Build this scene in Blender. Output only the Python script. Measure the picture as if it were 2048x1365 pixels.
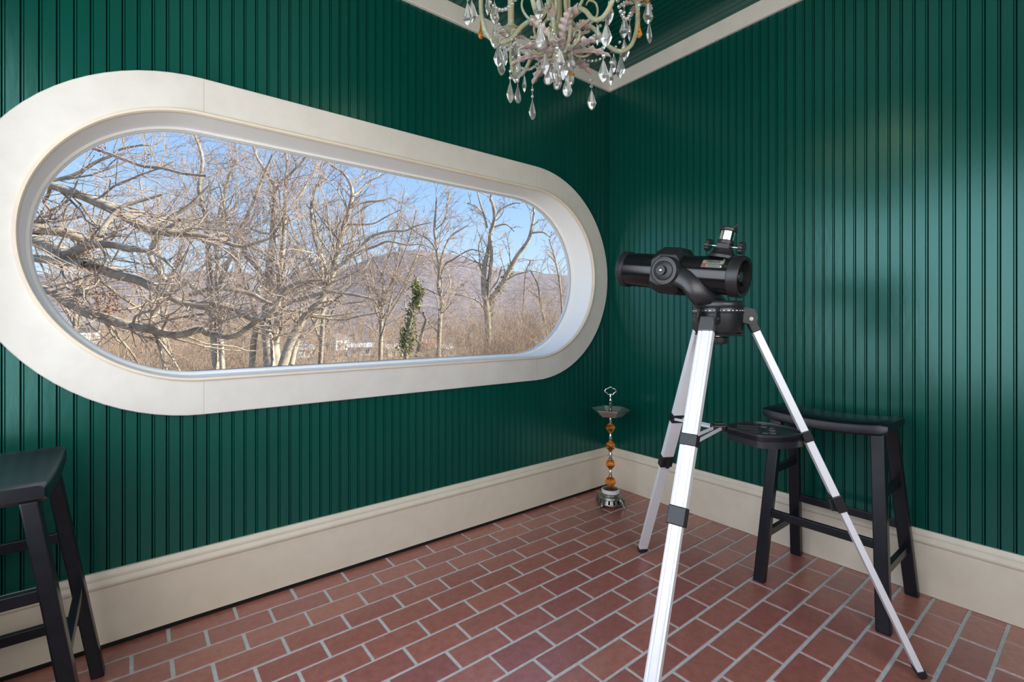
import bpy, bmesh, math, random
import numpy as np
from mathutils import Vector, Matrix, Quaternion

S = bpy.context.scene
for o in list(bpy.data.objects):
    bpy.data.objects.remove(o)
COL = S.collection
PI = math.pi
random.seed(7)
rng = np.random.default_rng(11)

# ------------------------------------------------------------------ camera
# the room corner is the origin: window wall is y=0 (x<0), right wall is x=0 (y<0)
FPX, CX, HY, CAMH = 958.0, 1024.0, 641.0, 1.18
YAW = math.atan2(2240 - CX, FPX)
FW = np.array([math.cos(YAW), math.sin(YAW), 0.0])
RT = np.array([math.sin(YAW), -math.cos(YAW), 0.0])
UP = np.array([0, 0, 1.0])
_D = FPX * CAMH / (969 - HY)
CAM = -(_D * FW + (1219 - CX) / FPX * _D * RT)
CAM[2] = CAMH
cd = bpy.data.cameras.new('camera')
cam = bpy.data.objects.new('camera', cd)
COL.objects.link(cam)
cam.location = CAM
cam.rotation_euler = (PI / 2, 0, YAW - PI / 2)
cd.sensor_width = 36
cd.sensor_fit = 'HORIZONTAL'
cd.lens = FPX / 2048 * 36
cd.shift_y = -(1365 / 2 - HY) / 2048
cd.clip_end = 5000
cd.clip_start = 0.02
S.camera = cam

# ------------------------------------------------------------------ sky, sun, added fill lamps, exposure
S.view_settings.view_transform = 'Standard'
S.view_settings.look = 'None'
S.view_settings.gamma = 1
S.view_settings.use_curve_mapping = False
S.view_settings.exposure = 0.0

SUN_DIR = Vector((0.75, -0.45, 0.50)).normalized()      # towards the sun: behind the house, to the right
wd = bpy.data.worlds.new('sky')
S.world = wd
wd.use_nodes = True
nt = wd.node_tree
nt.nodes.clear()
tcw = nt.nodes.new('ShaderNodeTexCoord')
sep = nt.nodes.new('ShaderNodeSeparateXYZ')
nt.links.new(tcw.outputs['Generated'], sep.inputs[0])
sky = nt.nodes.new('ShaderNodeValToRGB')                # clear winter sky: pale at the horizon, deeper blue overhead
el = sky.color_ramp.elements
el[0].position = 0.0; el[0].color = (0.70, 0.82, 0.97, 1)
el[1].position = 1.0; el[1].color = (0.10, 0.24, 0.66, 1)
for p_, c_ in ((0.10, (0.56, 0.74, 0.97, 1)), (0.24, (0.36, 0.58, 0.95, 1)), (0.45, (0.22, 0.43, 0.86, 1))):
    e_ = el.new(p_); e_.color = c_
nt.links.new(sep.outputs['Z'], sky.inputs[0])
bg = nt.nodes.new('ShaderNodeBackground')
bg.inputs['Strength'].default_value = 1.2
wo = nt.nodes.new('ShaderNodeOutputWorld')
nt.links.new(sky.outputs[0], bg.inputs['Color'])
nt.links.new(bg.outputs[0], wo.inputs['Surface'])

def lamp(name, kind, loc, **kw):
    d = bpy.data.lights.new(name, kind)
    o = bpy.data.objects.new(name, d)
    COL.objects.link(o)
    o.location = loc
    for k, v in kw.items():
        setattr(d, k, v)
    return o

sun = lamp('sun', 'SUN', (0, 0, 30), energy=11.0, angle=0.009, color=(1.0, 0.93, 0.82))
sun.rotation_euler = (-SUN_DIR).to_track_quat('-Z', 'Y').to_euler()
# fill lamps added at unseen window_2 and at the added door behind the camera
dl = lamp('fill_side_window', 'AREA', (-3.19, -1.6, 1.52), energy=53, shape='RECTANGLE', size=2.75, size_y=1.8, color=(0.90, 0.95, 1.0))
dl.rotation_euler = Vector((1, 0.0, 0)).to_track_quat('-Z', 'Y').to_euler()
db = lamp('fill_rear_door', 'AREA', (-1.9, -3.12, 1.72), energy=24, shape='RECTANGLE', size=1.5, size_y=1.0, color=(1.0, 0.96, 0.92))
db.rotation_euler = Vector((0, 1, 0.0)).to_track_quat('-Z', 'Z').to_euler()

def PX(px, py, depth):
    """photo pixel + distance along the view axis -> world point"""
    return CAM + depth * (FW + RT * (px - CX) / FPX - UP * (py - HY) / FPX)

def PZ(px, py, z=0.0):
    d = FW + RT * (px - CX) / FPX - UP * (py - HY) / FPX
    return CAM + (z - CAM[2]) / d[2] * d

# ------------------------------------------------------------------ materials
MATS = {}
def mat(name, color=(0.5, 0.5, 0.5), rough=0.5, metal=0.0, spec=0.5, var=None, scale=20.0, bump=0.0, bscale=60.0,
        rand=0.0, trans=0.0, ior=1.5, coat=0.0, stretch=None, spots=None):
    """principled material; var = second colour mixed in by noise, rand = brightness change per object"""
    m = bpy.data.materials.new(name)
    m.use_nodes = True
    n = m.node_tree.nodes
    L = m.node_tree.links
    b = n['Principled BSDF']
    b.inputs['Base Color'].default_value = (*color, 1)
    b.inputs['Roughness'].default_value = rough
    b.inputs['Metallic'].default_value = metal
    b.inputs['Specular IOR Level'].default_value = spec
    b.inputs['IOR'].default_value = ior
    if trans:
        b.inputs['Transmission Weight'].default_value = trans
    if coat:
        b.inputs['Coat Weight'].default_value = coat
        b.inputs['Coat Roughness'].default_value = 0.1
    tc = n.new('ShaderNodeTexCoord')
    src = tc.outputs['Object']
    if stretch:
        mp = n.new('ShaderNodeMapping')
        mp.inputs['Scale'].default_value = stretch
        L.new(src, mp.inputs[0])
        src = mp.outputs[0]
    col = None
    if var:
        t = n.new('ShaderNodeTexNoise')
        t.inputs['Scale'].default_value = scale
        t.inputs['Detail'].default_value = 6
        t.inputs['Roughness'].default_value = 0.65
        L.new(src, t.inputs['Vector'])
        r = n.new('ShaderNodeValToRGB')
        r.color_ramp.elements[0].position = 0.38
        r.color_ramp.elements[0].color = (*color, 1)
        r.color_ramp.elements[1].position = 0.66
        r.color_ramp.elements[1].color = (*var, 1)
        L.new(t.outputs['Fac'], r.inputs[0])
        col = r.outputs[0]
    if spots:
        sc, sz, sc_col = spots
        t2 = n.new('ShaderNodeTexNoise')
        t2.inputs['Scale'].default_value = sc
        t2.inputs['Detail'].default_value = 2
        L.new(src, t2.inputs['Vector'])
        r2 = n.new('ShaderNodeValToRGB')
        r2.color_ramp.elements[0].position = sz
        r2.color_ramp.elements[1].position = sz + 0.04
        L.new(t2.outputs['Fac'], r2.inputs[0])
        mx = n.new('ShaderNodeMix')
        mx.data_type = 'RGBA'
        L.new(r2.outputs[0], mx.inputs['Factor'])
        if col: L.new(col, mx.inputs['A'])
        else: mx.inputs['A'].default_value = (*color, 1)
        mx.inputs['B'].default_value = (*sc_col, 1)
        col = mx.outputs['Result']
    if rand:
        oi = n.new('ShaderNodeObjectInfo')
        mr = n.new('ShaderNodeMapRange')
        mr.inputs['To Min'].default_value = 1 - rand
        mr.inputs['To Max'].default_value = 1 + rand
        L.new(oi.outputs['Random'], mr.inputs['Value'])
        hs = n.new('ShaderNodeHueSaturation')
        L.new(mr.outputs[0], hs.inputs['Value'])
        mr2 = n.new('ShaderNodeMapRange')
        mr2.inputs['To Min'].default_value = 0.5 - rand * 0.035
        mr2.inputs['To Max'].default_value = 0.5 + rand * 0.035
        L.new(oi.outputs['Random'], mr2.inputs['Value'])
        L.new(mr2.outputs[0], hs.inputs['Hue'])
        if col: L.new(col, hs.inputs['Color'])
        else: hs.inputs['Color'].default_value = (*color, 1)
        col = hs.outputs[0]
    if col:
        L.new(col, b.inputs['Base Color'])
    if bump:
        t = n.new('ShaderNodeTexNoise')
        t.inputs['Scale'].default_value = bscale
        t.inputs['Detail'].default_value = 4
        L.new(src, t.inputs['Vector'])
        bp = n.new('ShaderNodeBump')
        bp.inputs['Strength'].default_value = bump
        bp.inputs['Distance'].default_value = 0.002
        L.new(t.outputs['Fac'], bp.inputs['Height'])
        L.new(bp.outputs[0], b.inputs['Normal'])
    MATS[name] = m
    return m

mat('green_paint', (0.001, 0.057, 0.042), 0.25, ior=1.66, var=(0.0015, 0.065, 0.047), scale=5, bump=0.25, bscale=45, stretch=(1, 1, 0.25))
mat('cream_paint', (0.77, 0.67, 0.535), 0.42, var=(0.73, 0.63, 0.50), scale=14, bump=0.08, bscale=40, spots=(48, 0.80, (0.35, 0.26, 0.19)))
mat('casing_paint', (0.72, 0.68, 0.62), 0.45, var=(0.67, 0.625, 0.565), scale=9, bump=0.06, bscale=50, spots=(30, 0.83, (0.40, 0.31, 0.25)))
mat('jamb_paint', (0.90, 0.89, 0.87), 0.45)
mat('brick', (0.34, 0.108, 0.080), 0.29, ior=1.95, var=(0.41, 0.150, 0.118), scale=34, bump=0.35, bscale=140, rand=0.13, spots=(190, 0.70, (0.50, 0.28, 0.22)))
mat('mortar', (0.49, 0.485, 0.47), 0.75, var=(0.58, 0.575, 0.56), scale=50, bump=0.5, bscale=150)
mat('gap_shade', (0.02, 0.016, 0.013), 0.9)  # near-black colour painted in for the shade under the baseboard
mat('black_wood', (0.005, 0.0055, 0.009), 0.32, spec=0.4, var=(0.008, 0.009, 0.013), scale=30, bump=0.1, bscale=80)
mat('aluminium', (0.84, 0.83, 0.85), 0.42, metal=0.22, var=(0.80, 0.79, 0.82), scale=8)
mat('black_plastic', (0.011, 0.011, 0.013), 0.40, spec=0.55)
mat('black_satin', (0.017, 0.017, 0.021), 0.34, spec=0.6, bump=0.1, bscale=400)
mat('black_gloss', (0.007, 0.007, 0.009), 0.16, spec=0.6)
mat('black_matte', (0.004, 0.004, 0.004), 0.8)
mat('grey_plastic', (0.07, 0.072, 0.08), 0.35)
mat('chrome', (0.72, 0.72, 0.70), 0.14, metal=1.0)
mat('mirror', (0.72, 0.70, 0.68), 0.22, metal=0.9)
mat('plate_silver', (0.42, 0.43, 0.38), 0.35, metal=0.6)
mat('plate_ink', (0.01, 0.01, 0.012), 0.5)
mat('red_ink', (0.35, 0.04, 0.03), 0.5)
mat('scale_print', (0.62, 0.62, 0.62), 0.5)
mat('pewter', (0.34, 0.32, 0.28), 0.32, metal=0.9, var=(0.14, 0.13, 0.11), scale=90, bump=0.4, bscale=150)
mat('marble', (0.80, 0.78, 0.74), 0.25, var=(0.66, 0.64, 0.62), scale=18)
mat('amber_glass', (0.88, 0.30, 0.04), 0.03, trans=0.93, ior=1.45)
mat('amber_drop', (0.95, 0.42, 0.05), 0.04, trans=0.85, ior=1.5)
mat('verdigris', (0.23, 0.29, 0.225), 0.6, var=(0.35, 0.26, 0.105), scale=55, bump=0.4, bscale=120, spots=(95, 0.58, (0.27, 0.37, 0.36)))
mat('bronze_leaf', (0.50, 0.39, 0.33), 0.5, metal=0.15, var=(0.38, 0.34, 0.36), scale=50, bump=0.3, bscale=120, spots=(60, 0.63, (0.55, 0.36, 0.26)))
mat('candle_cream', (0.75, 0.68, 0.52), 0.6)
mat('bark', (0.46, 0.39, 0.30), 0.9, var=(0.26, 0.21, 0.16), scale=5, bump=0.8, bscale=9)
mat('bark_pale', (0.50, 0.43, 0.34), 0.9, var=(0.33, 0.27, 0.20), scale=4, spots=(7, 0.62, (0.50, 0.50, 0.36)))
mat('twig', (0.46, 0.35, 0.28), 0.9, var=(0.33, 0.25, 0.20), scale=3)
mat('twig_pale', (0.45, 0.36, 0.28), 0.9, var=(0.36, 0.27, 0.20), scale=3)
mat('dry_leaf', (0.36, 0.19, 0.12), 0.8, var=(0.27, 0.14, 0.09), scale=8)
mat('ivy', (0.14, 0.17, 0.045), 0.6, var=(0.22, 0.24, 0.06), scale=3)
mat('brush', (0.42, 0.30, 0.21), 0.9, var=(0.34, 0.26, 0.19), scale=1.5)
mat('ground_leaf', (0.30, 0.23, 0.165), 0.95, var=(0.22, 0.18, 0.12), scale=0.35, bump=0.5, bscale=2)
mat('far_forest', (0.15, 0.125, 0.13), 0.95, var=(0.29, 0.24, 0.225), scale=0.16, bump=0.6, bscale=0.3)
mat('house_white', (0.75, 0.73, 0.70), 0.7)
mat('house_brick', (0.35, 0.17, 0.12), 0.8)
mat('house_tan', (0.50, 0.43, 0.34), 0.8)
mat('roof_grey', (0.22, 0.21, 0.22), 0.8)
mat('roof_red', (0.40, 0.13, 0.10), 0.8)
mat('roof_pale', (0.60, 0.60, 0.58), 0.7)
mat('pane_dark', (0.03, 0.04, 0.05), 0.1)
mat('wire', (0.60, 0.56, 0.52), 0.6)

MATS['green_paint'].node_tree.nodes['Principled BSDF'].inputs['Specular Tint'].default_value = (0.50, 1.0, 0.95, 1)
# plane grain on the paint coat: fine bump already; brick uses world position so every brick differs
for nm in ('brick', 'cream_paint', 'casing_paint'):
    t = MATS[nm].node_tree
    geo = t.nodes.new('ShaderNodeNewGeometry')
    for l in list(t.links):
        if l.from_node.type == 'TEX_COORD':
            t.links.new(geo.outputs['Position'], l.to_socket)

def mat_crystal():
    m = bpy.data.materials.new('crystal'); m.use_nodes = True
    n = m.node_tree.nodes; L = m.node_tree.links
    n.remove(n['Principled BSDF'])
    g = n.new('ShaderNodeBsdfGlass'); g.inputs['IOR'].default_value = 1.55; g.inputs['Roughness'].default_value = 0.02
    d = n.new('ShaderNodeBsdfTranslucent'); d.inputs['Color'].default_value = (0.92, 0.92, 0.88, 1)
    gl = n.new('ShaderNodeBsdfGlossy'); gl.inputs['Roughness'].default_value = 0.08
    mx = n.new('ShaderNodeMixShader'); mx.inputs[0].default_value = 0.22
    mx2 = n.new('ShaderNodeMixShader'); mx2.inputs[0].default_value = 0.16
    L.new(g.outputs[0], mx.inputs[1]); L.new(d.outputs[0], mx.inputs[2])
    L.new(mx.outputs[0], mx2.inputs[1]); L.new(gl.outputs[0], mx2.inputs[2])
    L.new(mx2.outputs[0], n['Material Output'].inputs['Surface'])
    MATS['crystal'] = m
mat_crystal()

def mat_pane():
    m = bpy.data.materials.new('window_glass'); m.use_nodes = True
    n = m.node_tree.nodes; L = m.node_tree.links
    n.remove(n['Principled BSDF'])
    tr = n.new('ShaderNodeBsdfTransparent'); tr.inputs['Color'].default_value = (0.97, 0.985, 0.98, 1)
    gl = n.new('ShaderNodeBsdfGlossy'); gl.inputs['Roughness'].default_value = 0.0
    fr = n.new('ShaderNodeFresnel'); fr.inputs['IOR'].default_value = 1.10
    mx = n.new('ShaderNodeMixShader')
    L.new(fr.outputs[0], mx.inputs[0]); L.new(tr.outputs[0], mx.inputs[1]); L.new(gl.outputs[0], mx.inputs[2])
    L.new(mx.outputs[0], n['Material Output'].inputs['Surface'])
    MATS['window_glass'] = m
mat_pane()

def mat_bulb():
    m = bpy.data.materials.new('bulb'); m.use_nodes = True
    b = m.node_tree.nodes['Principled BSDF']
    b.inputs['Emission Color'].default_value = (1.0, 0.72, 0.42, 1)
    b.inputs['Emission Strength'].default_value = 25
    MATS['bulb'] = m
mat_bulb()

# ------------------------------------------------------------------ mesh helpers
def orth(d):
    d = Vector(d).normalized()
    a = Vector((0, 0, 1)) if abs(d.z) < 0.9 else Vector((1, 0, 0))
    u = a.cross(d).normalized()
    return d, u, d.cross(u).normalized()

class G:
    def __init__(self):
        self.v, self.f = [], []
    def add(self, vs, fs, M=None):
        k = len(self.v)
        for p in vs:
            p = Vector(p)
            self.v.append(M @ p if M is not None else p)
        for f in fs:
            self.f.append([k + i for i in f])
        return self
    def hexa(self, bot, top, M=None):
        return self.add(list(bot) + list(top), [(3, 2, 1, 0), (4, 5, 6, 7), (0, 1, 5, 4), (1, 2, 6, 5), (2, 3, 7, 6), (3, 0, 4, 7)], M)
    def box(self, c, s, M=None):
        x, y, z = c; a, b, h = s[0] / 2, s[1] / 2, s[2] / 2
        q = lambda zz: [(x - a, y - b, zz), (x + a, y - b, zz), (x + a, y + b, zz), (x - a, y + b, zz)]
        return self.hexa(q(z - h), q(z + h), M)
    def bar(self, a, b, w, t, side, w2=None, t2=None):
        """rectangular bar from a to b; w measured along 'side', t across it"""
        a, b = Vector(a), Vector(b); d = (b - a).normalized()
        s = Vector(side); s = (s - d * s.dot(d)).normalized(); n = d.cross(s)
        w2 = w if w2 is None else w2; t2 = t if t2 is None else t2
        q = lambda p, w, t: [p - s * w / 2 - n * t / 2, p + s * w / 2 - n * t / 2, p + s * w / 2 + n * t / 2, p - s * w / 2 + n * t / 2]
        return self.hexa(q(a, w, t), q(b, w2, t2))
    def loft(self, rings, cap=True, closed=False):
        n = len(rings[0]); vs = [p for r in rings for p in r]; fs = []
        m = len(rings)
        for i in range(m - 1 + (1 if closed else 0)):
            i2 = (i + 1) % m
            for j in range(n):
                j2 = (j + 1) % n
                fs.append((i * n + j, i * n + j2, i2 * n + j2, i2 * n + j))
        if cap and not closed:
            fs.append(tuple(reversed(range(n)))); fs.append(tuple(range((m - 1) * n, m * n)))
        return self.add(vs, fs)
    def tube(self, pts, r, n=8, cap=True, closed=False, flat=1.0):
        pts = [Vector(p) for p in pts]
        rs = r if isinstance(r, (list, tuple)) else [r] * len(pts)
        m = len(pts); rings = []; u = None
        for i in range(m):
            if closed: t = pts[(i + 1) % m] - pts[i - 1]
            else: t = pts[min(i + 1, m - 1)] - pts[max(i - 1, 0)]
            t.normalize()
            if u is None: _, u, _ = orth(t)
            u = (u - t * u.dot(t)).normalized(); w = t.cross(u)
            rings.append([pts[i] + (u * math.cos(a) + w * math.sin(a) * flat) * rs[i] for a in [2 * PI * k / n for k in range(n)]])
        return self.loft(rings, cap, closed)
    def lathe(self, prof, n=16, M=None, sx=1.0, sy=1.0, ph=0.0, cap=True):
        """profile of (r, z) about z"""
        vs, fs = [], []; m = len(prof)
        for r, z in prof:
            for k in range(n):
                a = 2 * PI * k / n + ph
                vs.append((r * math.cos(a) * sx, r * math.sin(a) * sy, z))
        for i in range(m - 1):
            for k in range(n):
                k2 = (k + 1) % n
                fs.append((i * n + k, i * n + k2, (i + 1) * n + k2, (i + 1) * n + k))
        if cap:
            fs.append(tuple(reversed(range(n)))); fs.append(tuple(range((m - 1) * n, m * n)))
        return self.add(vs, fs, M)
    def prism(self, out, z0, z1, M=None):
        n = len(out)
        vs = [(x, y, z0) for x, y in out] + [(x, y, z1) for x, y in out]
        fs = [tuple(reversed(range(n))), tuple(range(n, 2 * n))] + [(i, (i + 1) % n, n + (i + 1) % n, n + i) for i in range(n)]
        return self.add(vs, fs, M)
    def mesh(self, name, smooth=False):
        me = bpy.data.meshes.new(name)
        me.from_pydata([tuple(p) for p in self.v], [], self.f)
        bm = bmesh.new(); bm.from_mesh(me)
        bmesh.ops.remove_doubles(bm, verts=bm.verts, dist=1e-6)
        bmesh.ops.recalc_face_normals(bm, faces=bm.faces)
        bm.to_mesh(me); bm.free()
        if smooth:
            me.shade_smooth()
            if smooth != 'all':
                me.set_sharp_from_angle(angle=math.radians(40))
        return me
    def build(self, name, m, parent=None, smooth=False, bevel=0.0, seg=2):
        return link(name, self.mesh(name, smooth), m, parent, bevel, seg)

def link(name, me, m=None, parent=None, bevel=0.0, seg=2):
    if m and not me.materials:
        me.materials.append(MATS[m])
    o = bpy.data.objects.new(name, me)
    COL.objects.link(o)
    if parent is not None: o.parent = parent
    if bevel:
        b = o.modifiers.new('bevel', 'BEVEL'); b.width = bevel; b.segments = seg; b.limit_method = 'ANGLE'; b.angle_limit = math.radians(35)
    return o

def tag(o, label=None, cat=None, group=None, kind=None):
    if label: o['label'] = label
    if cat: o['category'] = cat
    if group: o['group'] = group
    if kind: o['kind'] = kind
    return o

def empty(name, loc=(0, 0, 0), rz=0.0):
    o = bpy.data.objects.new(name, None)
    o.empty_display_size = 0.1
    COL.objects.link(o); o.location = loc; o.rotation_euler = (0, 0, rz)
    return o

def struct(o):
    o['kind'] = 'structure'; return o

def copy_tree(o, parent=None):
    c = o.copy(); COL.objects.link(c); c.parent = parent
    for ch in list(o.children): copy_tree(ch, c)
    return c

def frame_from_z(o, z, x=None):
    z = Vector(z).normalized()
    if x is None: _, x, _ = orth(z)
    x = Vector(x); x = (x - z * x.dot(z)).normalized(); y = z.cross(x)
    return Matrix(((x.x, y.x, z.x, o[0]), (x.y, y.y, z.y, o[1]), (x.z, y.z, z.z, o[2]), (0, 0, 0, 1)))

def spline(pts, n=8):
    """Catmull-Rom through pts"""
    P = [np.array(p, float) for p in pts]
    P = [2 * P[0] - P[1]] + P + [2 * P[-1] - P[-2]]
    out = []
    for i in range(1, len(P) - 2):
        for k in range(n):
            t = k / n
            out.append(0.5 * ((2 * P[i]) + (-P[i - 1] + P[i + 1]) * t + (2 * P[i - 1] - 5 * P[i] + 4 * P[i + 1] - P[i + 2]) * t * t + (-P[i - 1] + 3 * P[i] - 3 * P[i + 1] + P[i + 2]) * t ** 3))
    out.append(P[-2])
    return [Vector([float(c) for c in p]) for p in out]

# ================================================================== ROOM
LX, RY, CZ = -3.25, -3.2, 2.915          # side wall x, rear wall y, ceiling z
WT = 0.22                                 # wall thickness
BBH, CRZ = 0.275, 2.818                   # baseboard top, crown bottom
PITCH = 0.044
WCX0, WCX1, WCZ = -2.468, -0.7115, 1.4735 # stadium window: straight part and height of its axis
R_IN, R_OUT, R_CUT = 0.527, 0.6685, 0.60

def stadium(r, n=48):
    """points of the stadium outline (x, z), counter-clockwise seen from the room"""
    p = []
    for k in range(n + 1):
        a = -PI / 2 + PI * k / n
        p.append((WCX1 + r * math.cos(a), WCZ + r * math.sin(a)))
    for k in range(n + 1):
        a = PI / 2 + PI * k / n
        p.append((WCX0 + r * math.cos(a), WCZ + r * math.sin(a)))
    return p

def wall_with_hole(name, rect, hole, y0, y1, m, swap=False):
    """slab between y0 and y1 with an opening; rect=(u0,z0,u1,z1)"""
    bm = bmesh.new()
    f = (lambda u, y, z: (y, u, z)) if swap else (lambda u, y, z: (u, y, z))
    u0, z0, u1, z1 = rect
    outer = [(u0, z0), (u1, z0), (u1, z1), (u0, z1)]
    loops = []
    for y in (y0, y1):
        lo = []
        for loop in (outer, hole):
            vs = [bm.verts.new(f(u, y, z)) for u, z in loop]
            es = [bm.edges.new((vs[i], vs[(i + 1) % len(vs)])) for i in range(len(vs))]
            lo.append((vs, es))
        bmesh.ops.triangle_fill(bm, edges=lo[0][1] + lo[1][1], use_beauty=True)
        loops.append(lo)
    for k in (0, 1):
        a, b = loops[0][k][0], loops[1][k][0]
        for i in range(len(a)):
            j = (i + 1) % len(a)
            bm.faces.new((a[i], a[j], b[j], b[i]))
    bmesh.ops.recalc_face_normals(bm, faces=bm.faces)
    me = bpy.data.meshes.new(name); bm.to_mesh(me); bm.free()
    return struct(link(name, me, m))

GB = 0.004      # groove depth: the backing stands this far behind the plank faces
wall_left = wall_with_hole('wall_left', (LX - 0.2, -0.35, 0.2, CZ + 0.1), stadium(R_IN + 0.004), GB, WT, 'green_paint')
wall_right = struct(G().box((GB + 0.1, RY / 2 - 0.1, 1.3), (0.2, -RY + 0.2 - 0.0, 3.3)).build('wall_right', 'green_paint'))
wall_right.location.y = 0.1 - 0.0
S_HOLE = [(-3.0, 0.6), (-0.2, 0.6), (-0.2, 2.45), (-3.0, 2.45)]
wall_side = wall_with_hole('wall_side', (RY - 0.2, -0.35, 0.0, CZ + 0.1), S_HOLE, LX - 0.2, LX, 'green_paint', swap=True)
D_HOLE = [(-2.75, 0.02), (-1.05, 0.02), (-1.05, 2.35), (-2.75, 2.35)]
wall_rear = wall_with_hole('wall_rear', (LX - 0.2, -0.35, 0.2, CZ + 0.1), D_HOLE, RY - 0.15, RY, 'green_paint')
ceiling = struct(G().box((LX / 2, RY / 2, CZ + GB + 0.1), (-LX + 0.4, -RY + 0.5, 0.2)).build('ceiling', 'green_paint'))
floor = struct(G().box((LX / 2, RY / 2, -0.1), (-LX + 0.4, -RY + 0.5, 0.196)).build('floor', 'mortar'))

# --- beadboard: flat face, groove, bead, groove
PROF = [(0.0, GB), (0.0016, 0.0), (0.0338, 0.0), (0.0354, GB), (0.0372, 0.0008), (0.0404, 0.0008), (0.0422, GB), (0.044, GB)]

def strip_mesh(name, cols):
    """cols: list of (bottom point, top point)"""
    g = G(); vs = []
    for b, t in cols: vs += [b, t]
    g.add(vs, [(2 * i, 2 * i + 2, 2 * i + 3, 2 * i + 1) for i in range(len(cols) - 1)])
    me = bpy.data.meshes.new(name)
    me.from_pydata([tuple(v) for v in g.v], [], g.f)
    me.materials.append(MATS['green_paint'])
    return me

# right wall: all planks share one mesh (plank runs from local u=0 towards -y)
pr = strip_mesh('plank', [((d, -u, BBH - 0.02), (d, -u, CRZ + 0.02)) for u, d in PROF])
def plane_seam(y): return 0.0
k = 0; y = -0.002
while y > RY:
    o = link('plank', pr, None, wall_right); o.location = (0, y - wall_right.location.y, 0)
    y -= PITCH
# ceiling planks run along y
pc = strip_mesh('plank', [((-u, 0, CZ + d), (-u, RY, CZ + d)) for u, d in PROF])
x = -0.002
while x > LX:
    o = link('plank', pc, None, ceiling); o.location = (x, 0, 0)
    x -= PITCH
# window wall planks, cut along the oval
def cut(x):
    """half height of the opening at x, None outside"""
    if x < WCX0: d = WCX0 - x
    elif x > WCX1: d = x - WCX1
    else: d = 0.0
    return math.sqrt(R_CUT ** 2 - d * d) if d < R_CUT else 0.0
x = -2.979 + 0.044 * 67 + 0.0388
while x > LX:
    xs = [(x - u, d) for u, d in PROF]
    if xs[0][0] > 0.004:
        x -= PITCH; continue
    hs = [cut(q) for q, d in xs]
    if max(hs) == 0:
        link('plank', strip_mesh('plank', [((q, d, BBH - 0.02), (q, d, CRZ + 0.02)) for q, d in xs]), None, wall_left)
    else:
        link('plank', strip_mesh('plank', [((q, d, WCZ + h), (q, d, CRZ + 0.02)) for (q, d), h in zip(xs, hs)]), None, wall_left)
        link('plank', strip_mesh('plank', [((q, d, BBH - 0.02), (q, d, WCZ - h)) for (q, d), h in zip(xs, hs)]), None, wall_left)
    x -= PITCH
# joints between the sheets of panelling
for p, a in ((wall_right, (-0.0006, -1.3064 - wall_right.location.y, 1.55, 0.0012, 0.0025)), (wall_left, (-1.9265, -0.0006, 0.53, 0.0022, 0.0012))):
    hgt = CRZ - BBH if p is wall_right else 0.52
    G().box(a[:3], (a[3], a[4], hgt)).build('panel_joint', 'green_paint', p)

# --- baseboards: board and moulded cap (profile d = distance from the wall)
BOARD = [(0, 0.0), (0.018, 0.0), (0.018, 0.214), (0, 0.214)]
CAP = [(0, 0.212), (0.0185, 0.212), (0.0185, 0.216), (0.024, 0.222), (0.026, 0.230), (0.0245, 0.238), (0.019, 0.243), (0.017, 0.247), (0.0185, 0.253), (0.017, 0.263), (0.011, 0.270), (0.010, BBH), (0, BBH)]
def run(prof, axis, a, b, zlift=0.0):
    g = G()
    if axis == 'x':
        r = [[(s - (d if s == 0.0 else -d) * 1.0 if False else s, -d, z + (zlift if z < 0.01 else 0)) for d, z in prof] for s in (a, b)]
        r[1] = [(b - d, -d, z + (zlift if z < 0.01 else 0)) for d, z in prof]
    else:
        r = [[(-d, s, z + (zlift if z < 0.01 else 0)) for d, z in prof] for s in (a, b)]
        r[1] = [(-d, b - d, z + (zlift if z < 0.01 else 0)) for d, z in prof]
    return g.loft([[Vector(p) for p in q] for q in r])
bl = struct(empty('baseboard_left'))
run(BOARD, 'x', LX, 0, 0.017).build('board', 'cream_paint', bl)
run(CAP, 'x', LX, 0).build('cap_moulding', 'cream_paint', bl, smooth=True)
br = struct(empty('baseboard_right'))
run(BOARD, 'y', RY, 0, 0.002).build('board', 'cream_paint', br)
run(CAP, 'y', RY, 0).build('cap_moulding', 'cream_paint', br, smooth=True)
# crown: a flat painted board under the ceiling
CROWN = [(0, CRZ), (0.016, CRZ), (0.019, CRZ + 0.003), (0.019, CZ), (0, CZ)]
struct(run(CROWN, 'x', LX, 0).build('trim_1', 'casing_paint'))
struct(run(CROWN, 'y', RY, 0).build('trim_2', 'casing_paint'))

# --- oval window
win = struct(empty('window_1'))
def ring(name, prof, m, a0=None, smooth=True):
    """prof: closed list of (radius, y); swept round the stadium"""
    n = 64
    rings = []
    for r, y in prof:
        rings.append([Vector((px_, y, pz_)) for px_, pz_ in stadium(r, n)])
    return G().loft(rings, closed=True).build(name, m, win, smooth=smooth)
def casing_piece(kind):
    prof = [(R_IN + 0.004, 0.001), (R_IN + 0.004, -0.020), (R_OUT - 0.003, -0.020), (R_OUT, -0.017), (R_OUT, 0.001)]
    n = 40; gap = 0.0008
    rows = []
    if kind in ('top', 'bottom'):
        s = 1 if kind == 'top' else -1
        for x in (WCX0 + gap, WCX1 - gap):
            rows.append([Vector((x, y, WCZ + s * r)) for r, y in prof])
    else:
        for k in range(n + 1):
            a = -PI / 2 + PI * k / n
            cx = WCX1 if kind == 'right' else WCX0
            sg = 1 if kind == 'right' else -1
            rows.append([Vector((cx + sg * r * math.cos(a), y, WCZ + r * math.sin(a))) for r, y in prof])
    return G().loft(rows).build('casing_board', 'casing_paint', win, smooth=True)
for kd in ('left', 'right', 'top', 'bottom'): casing_piece(kd)
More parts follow.
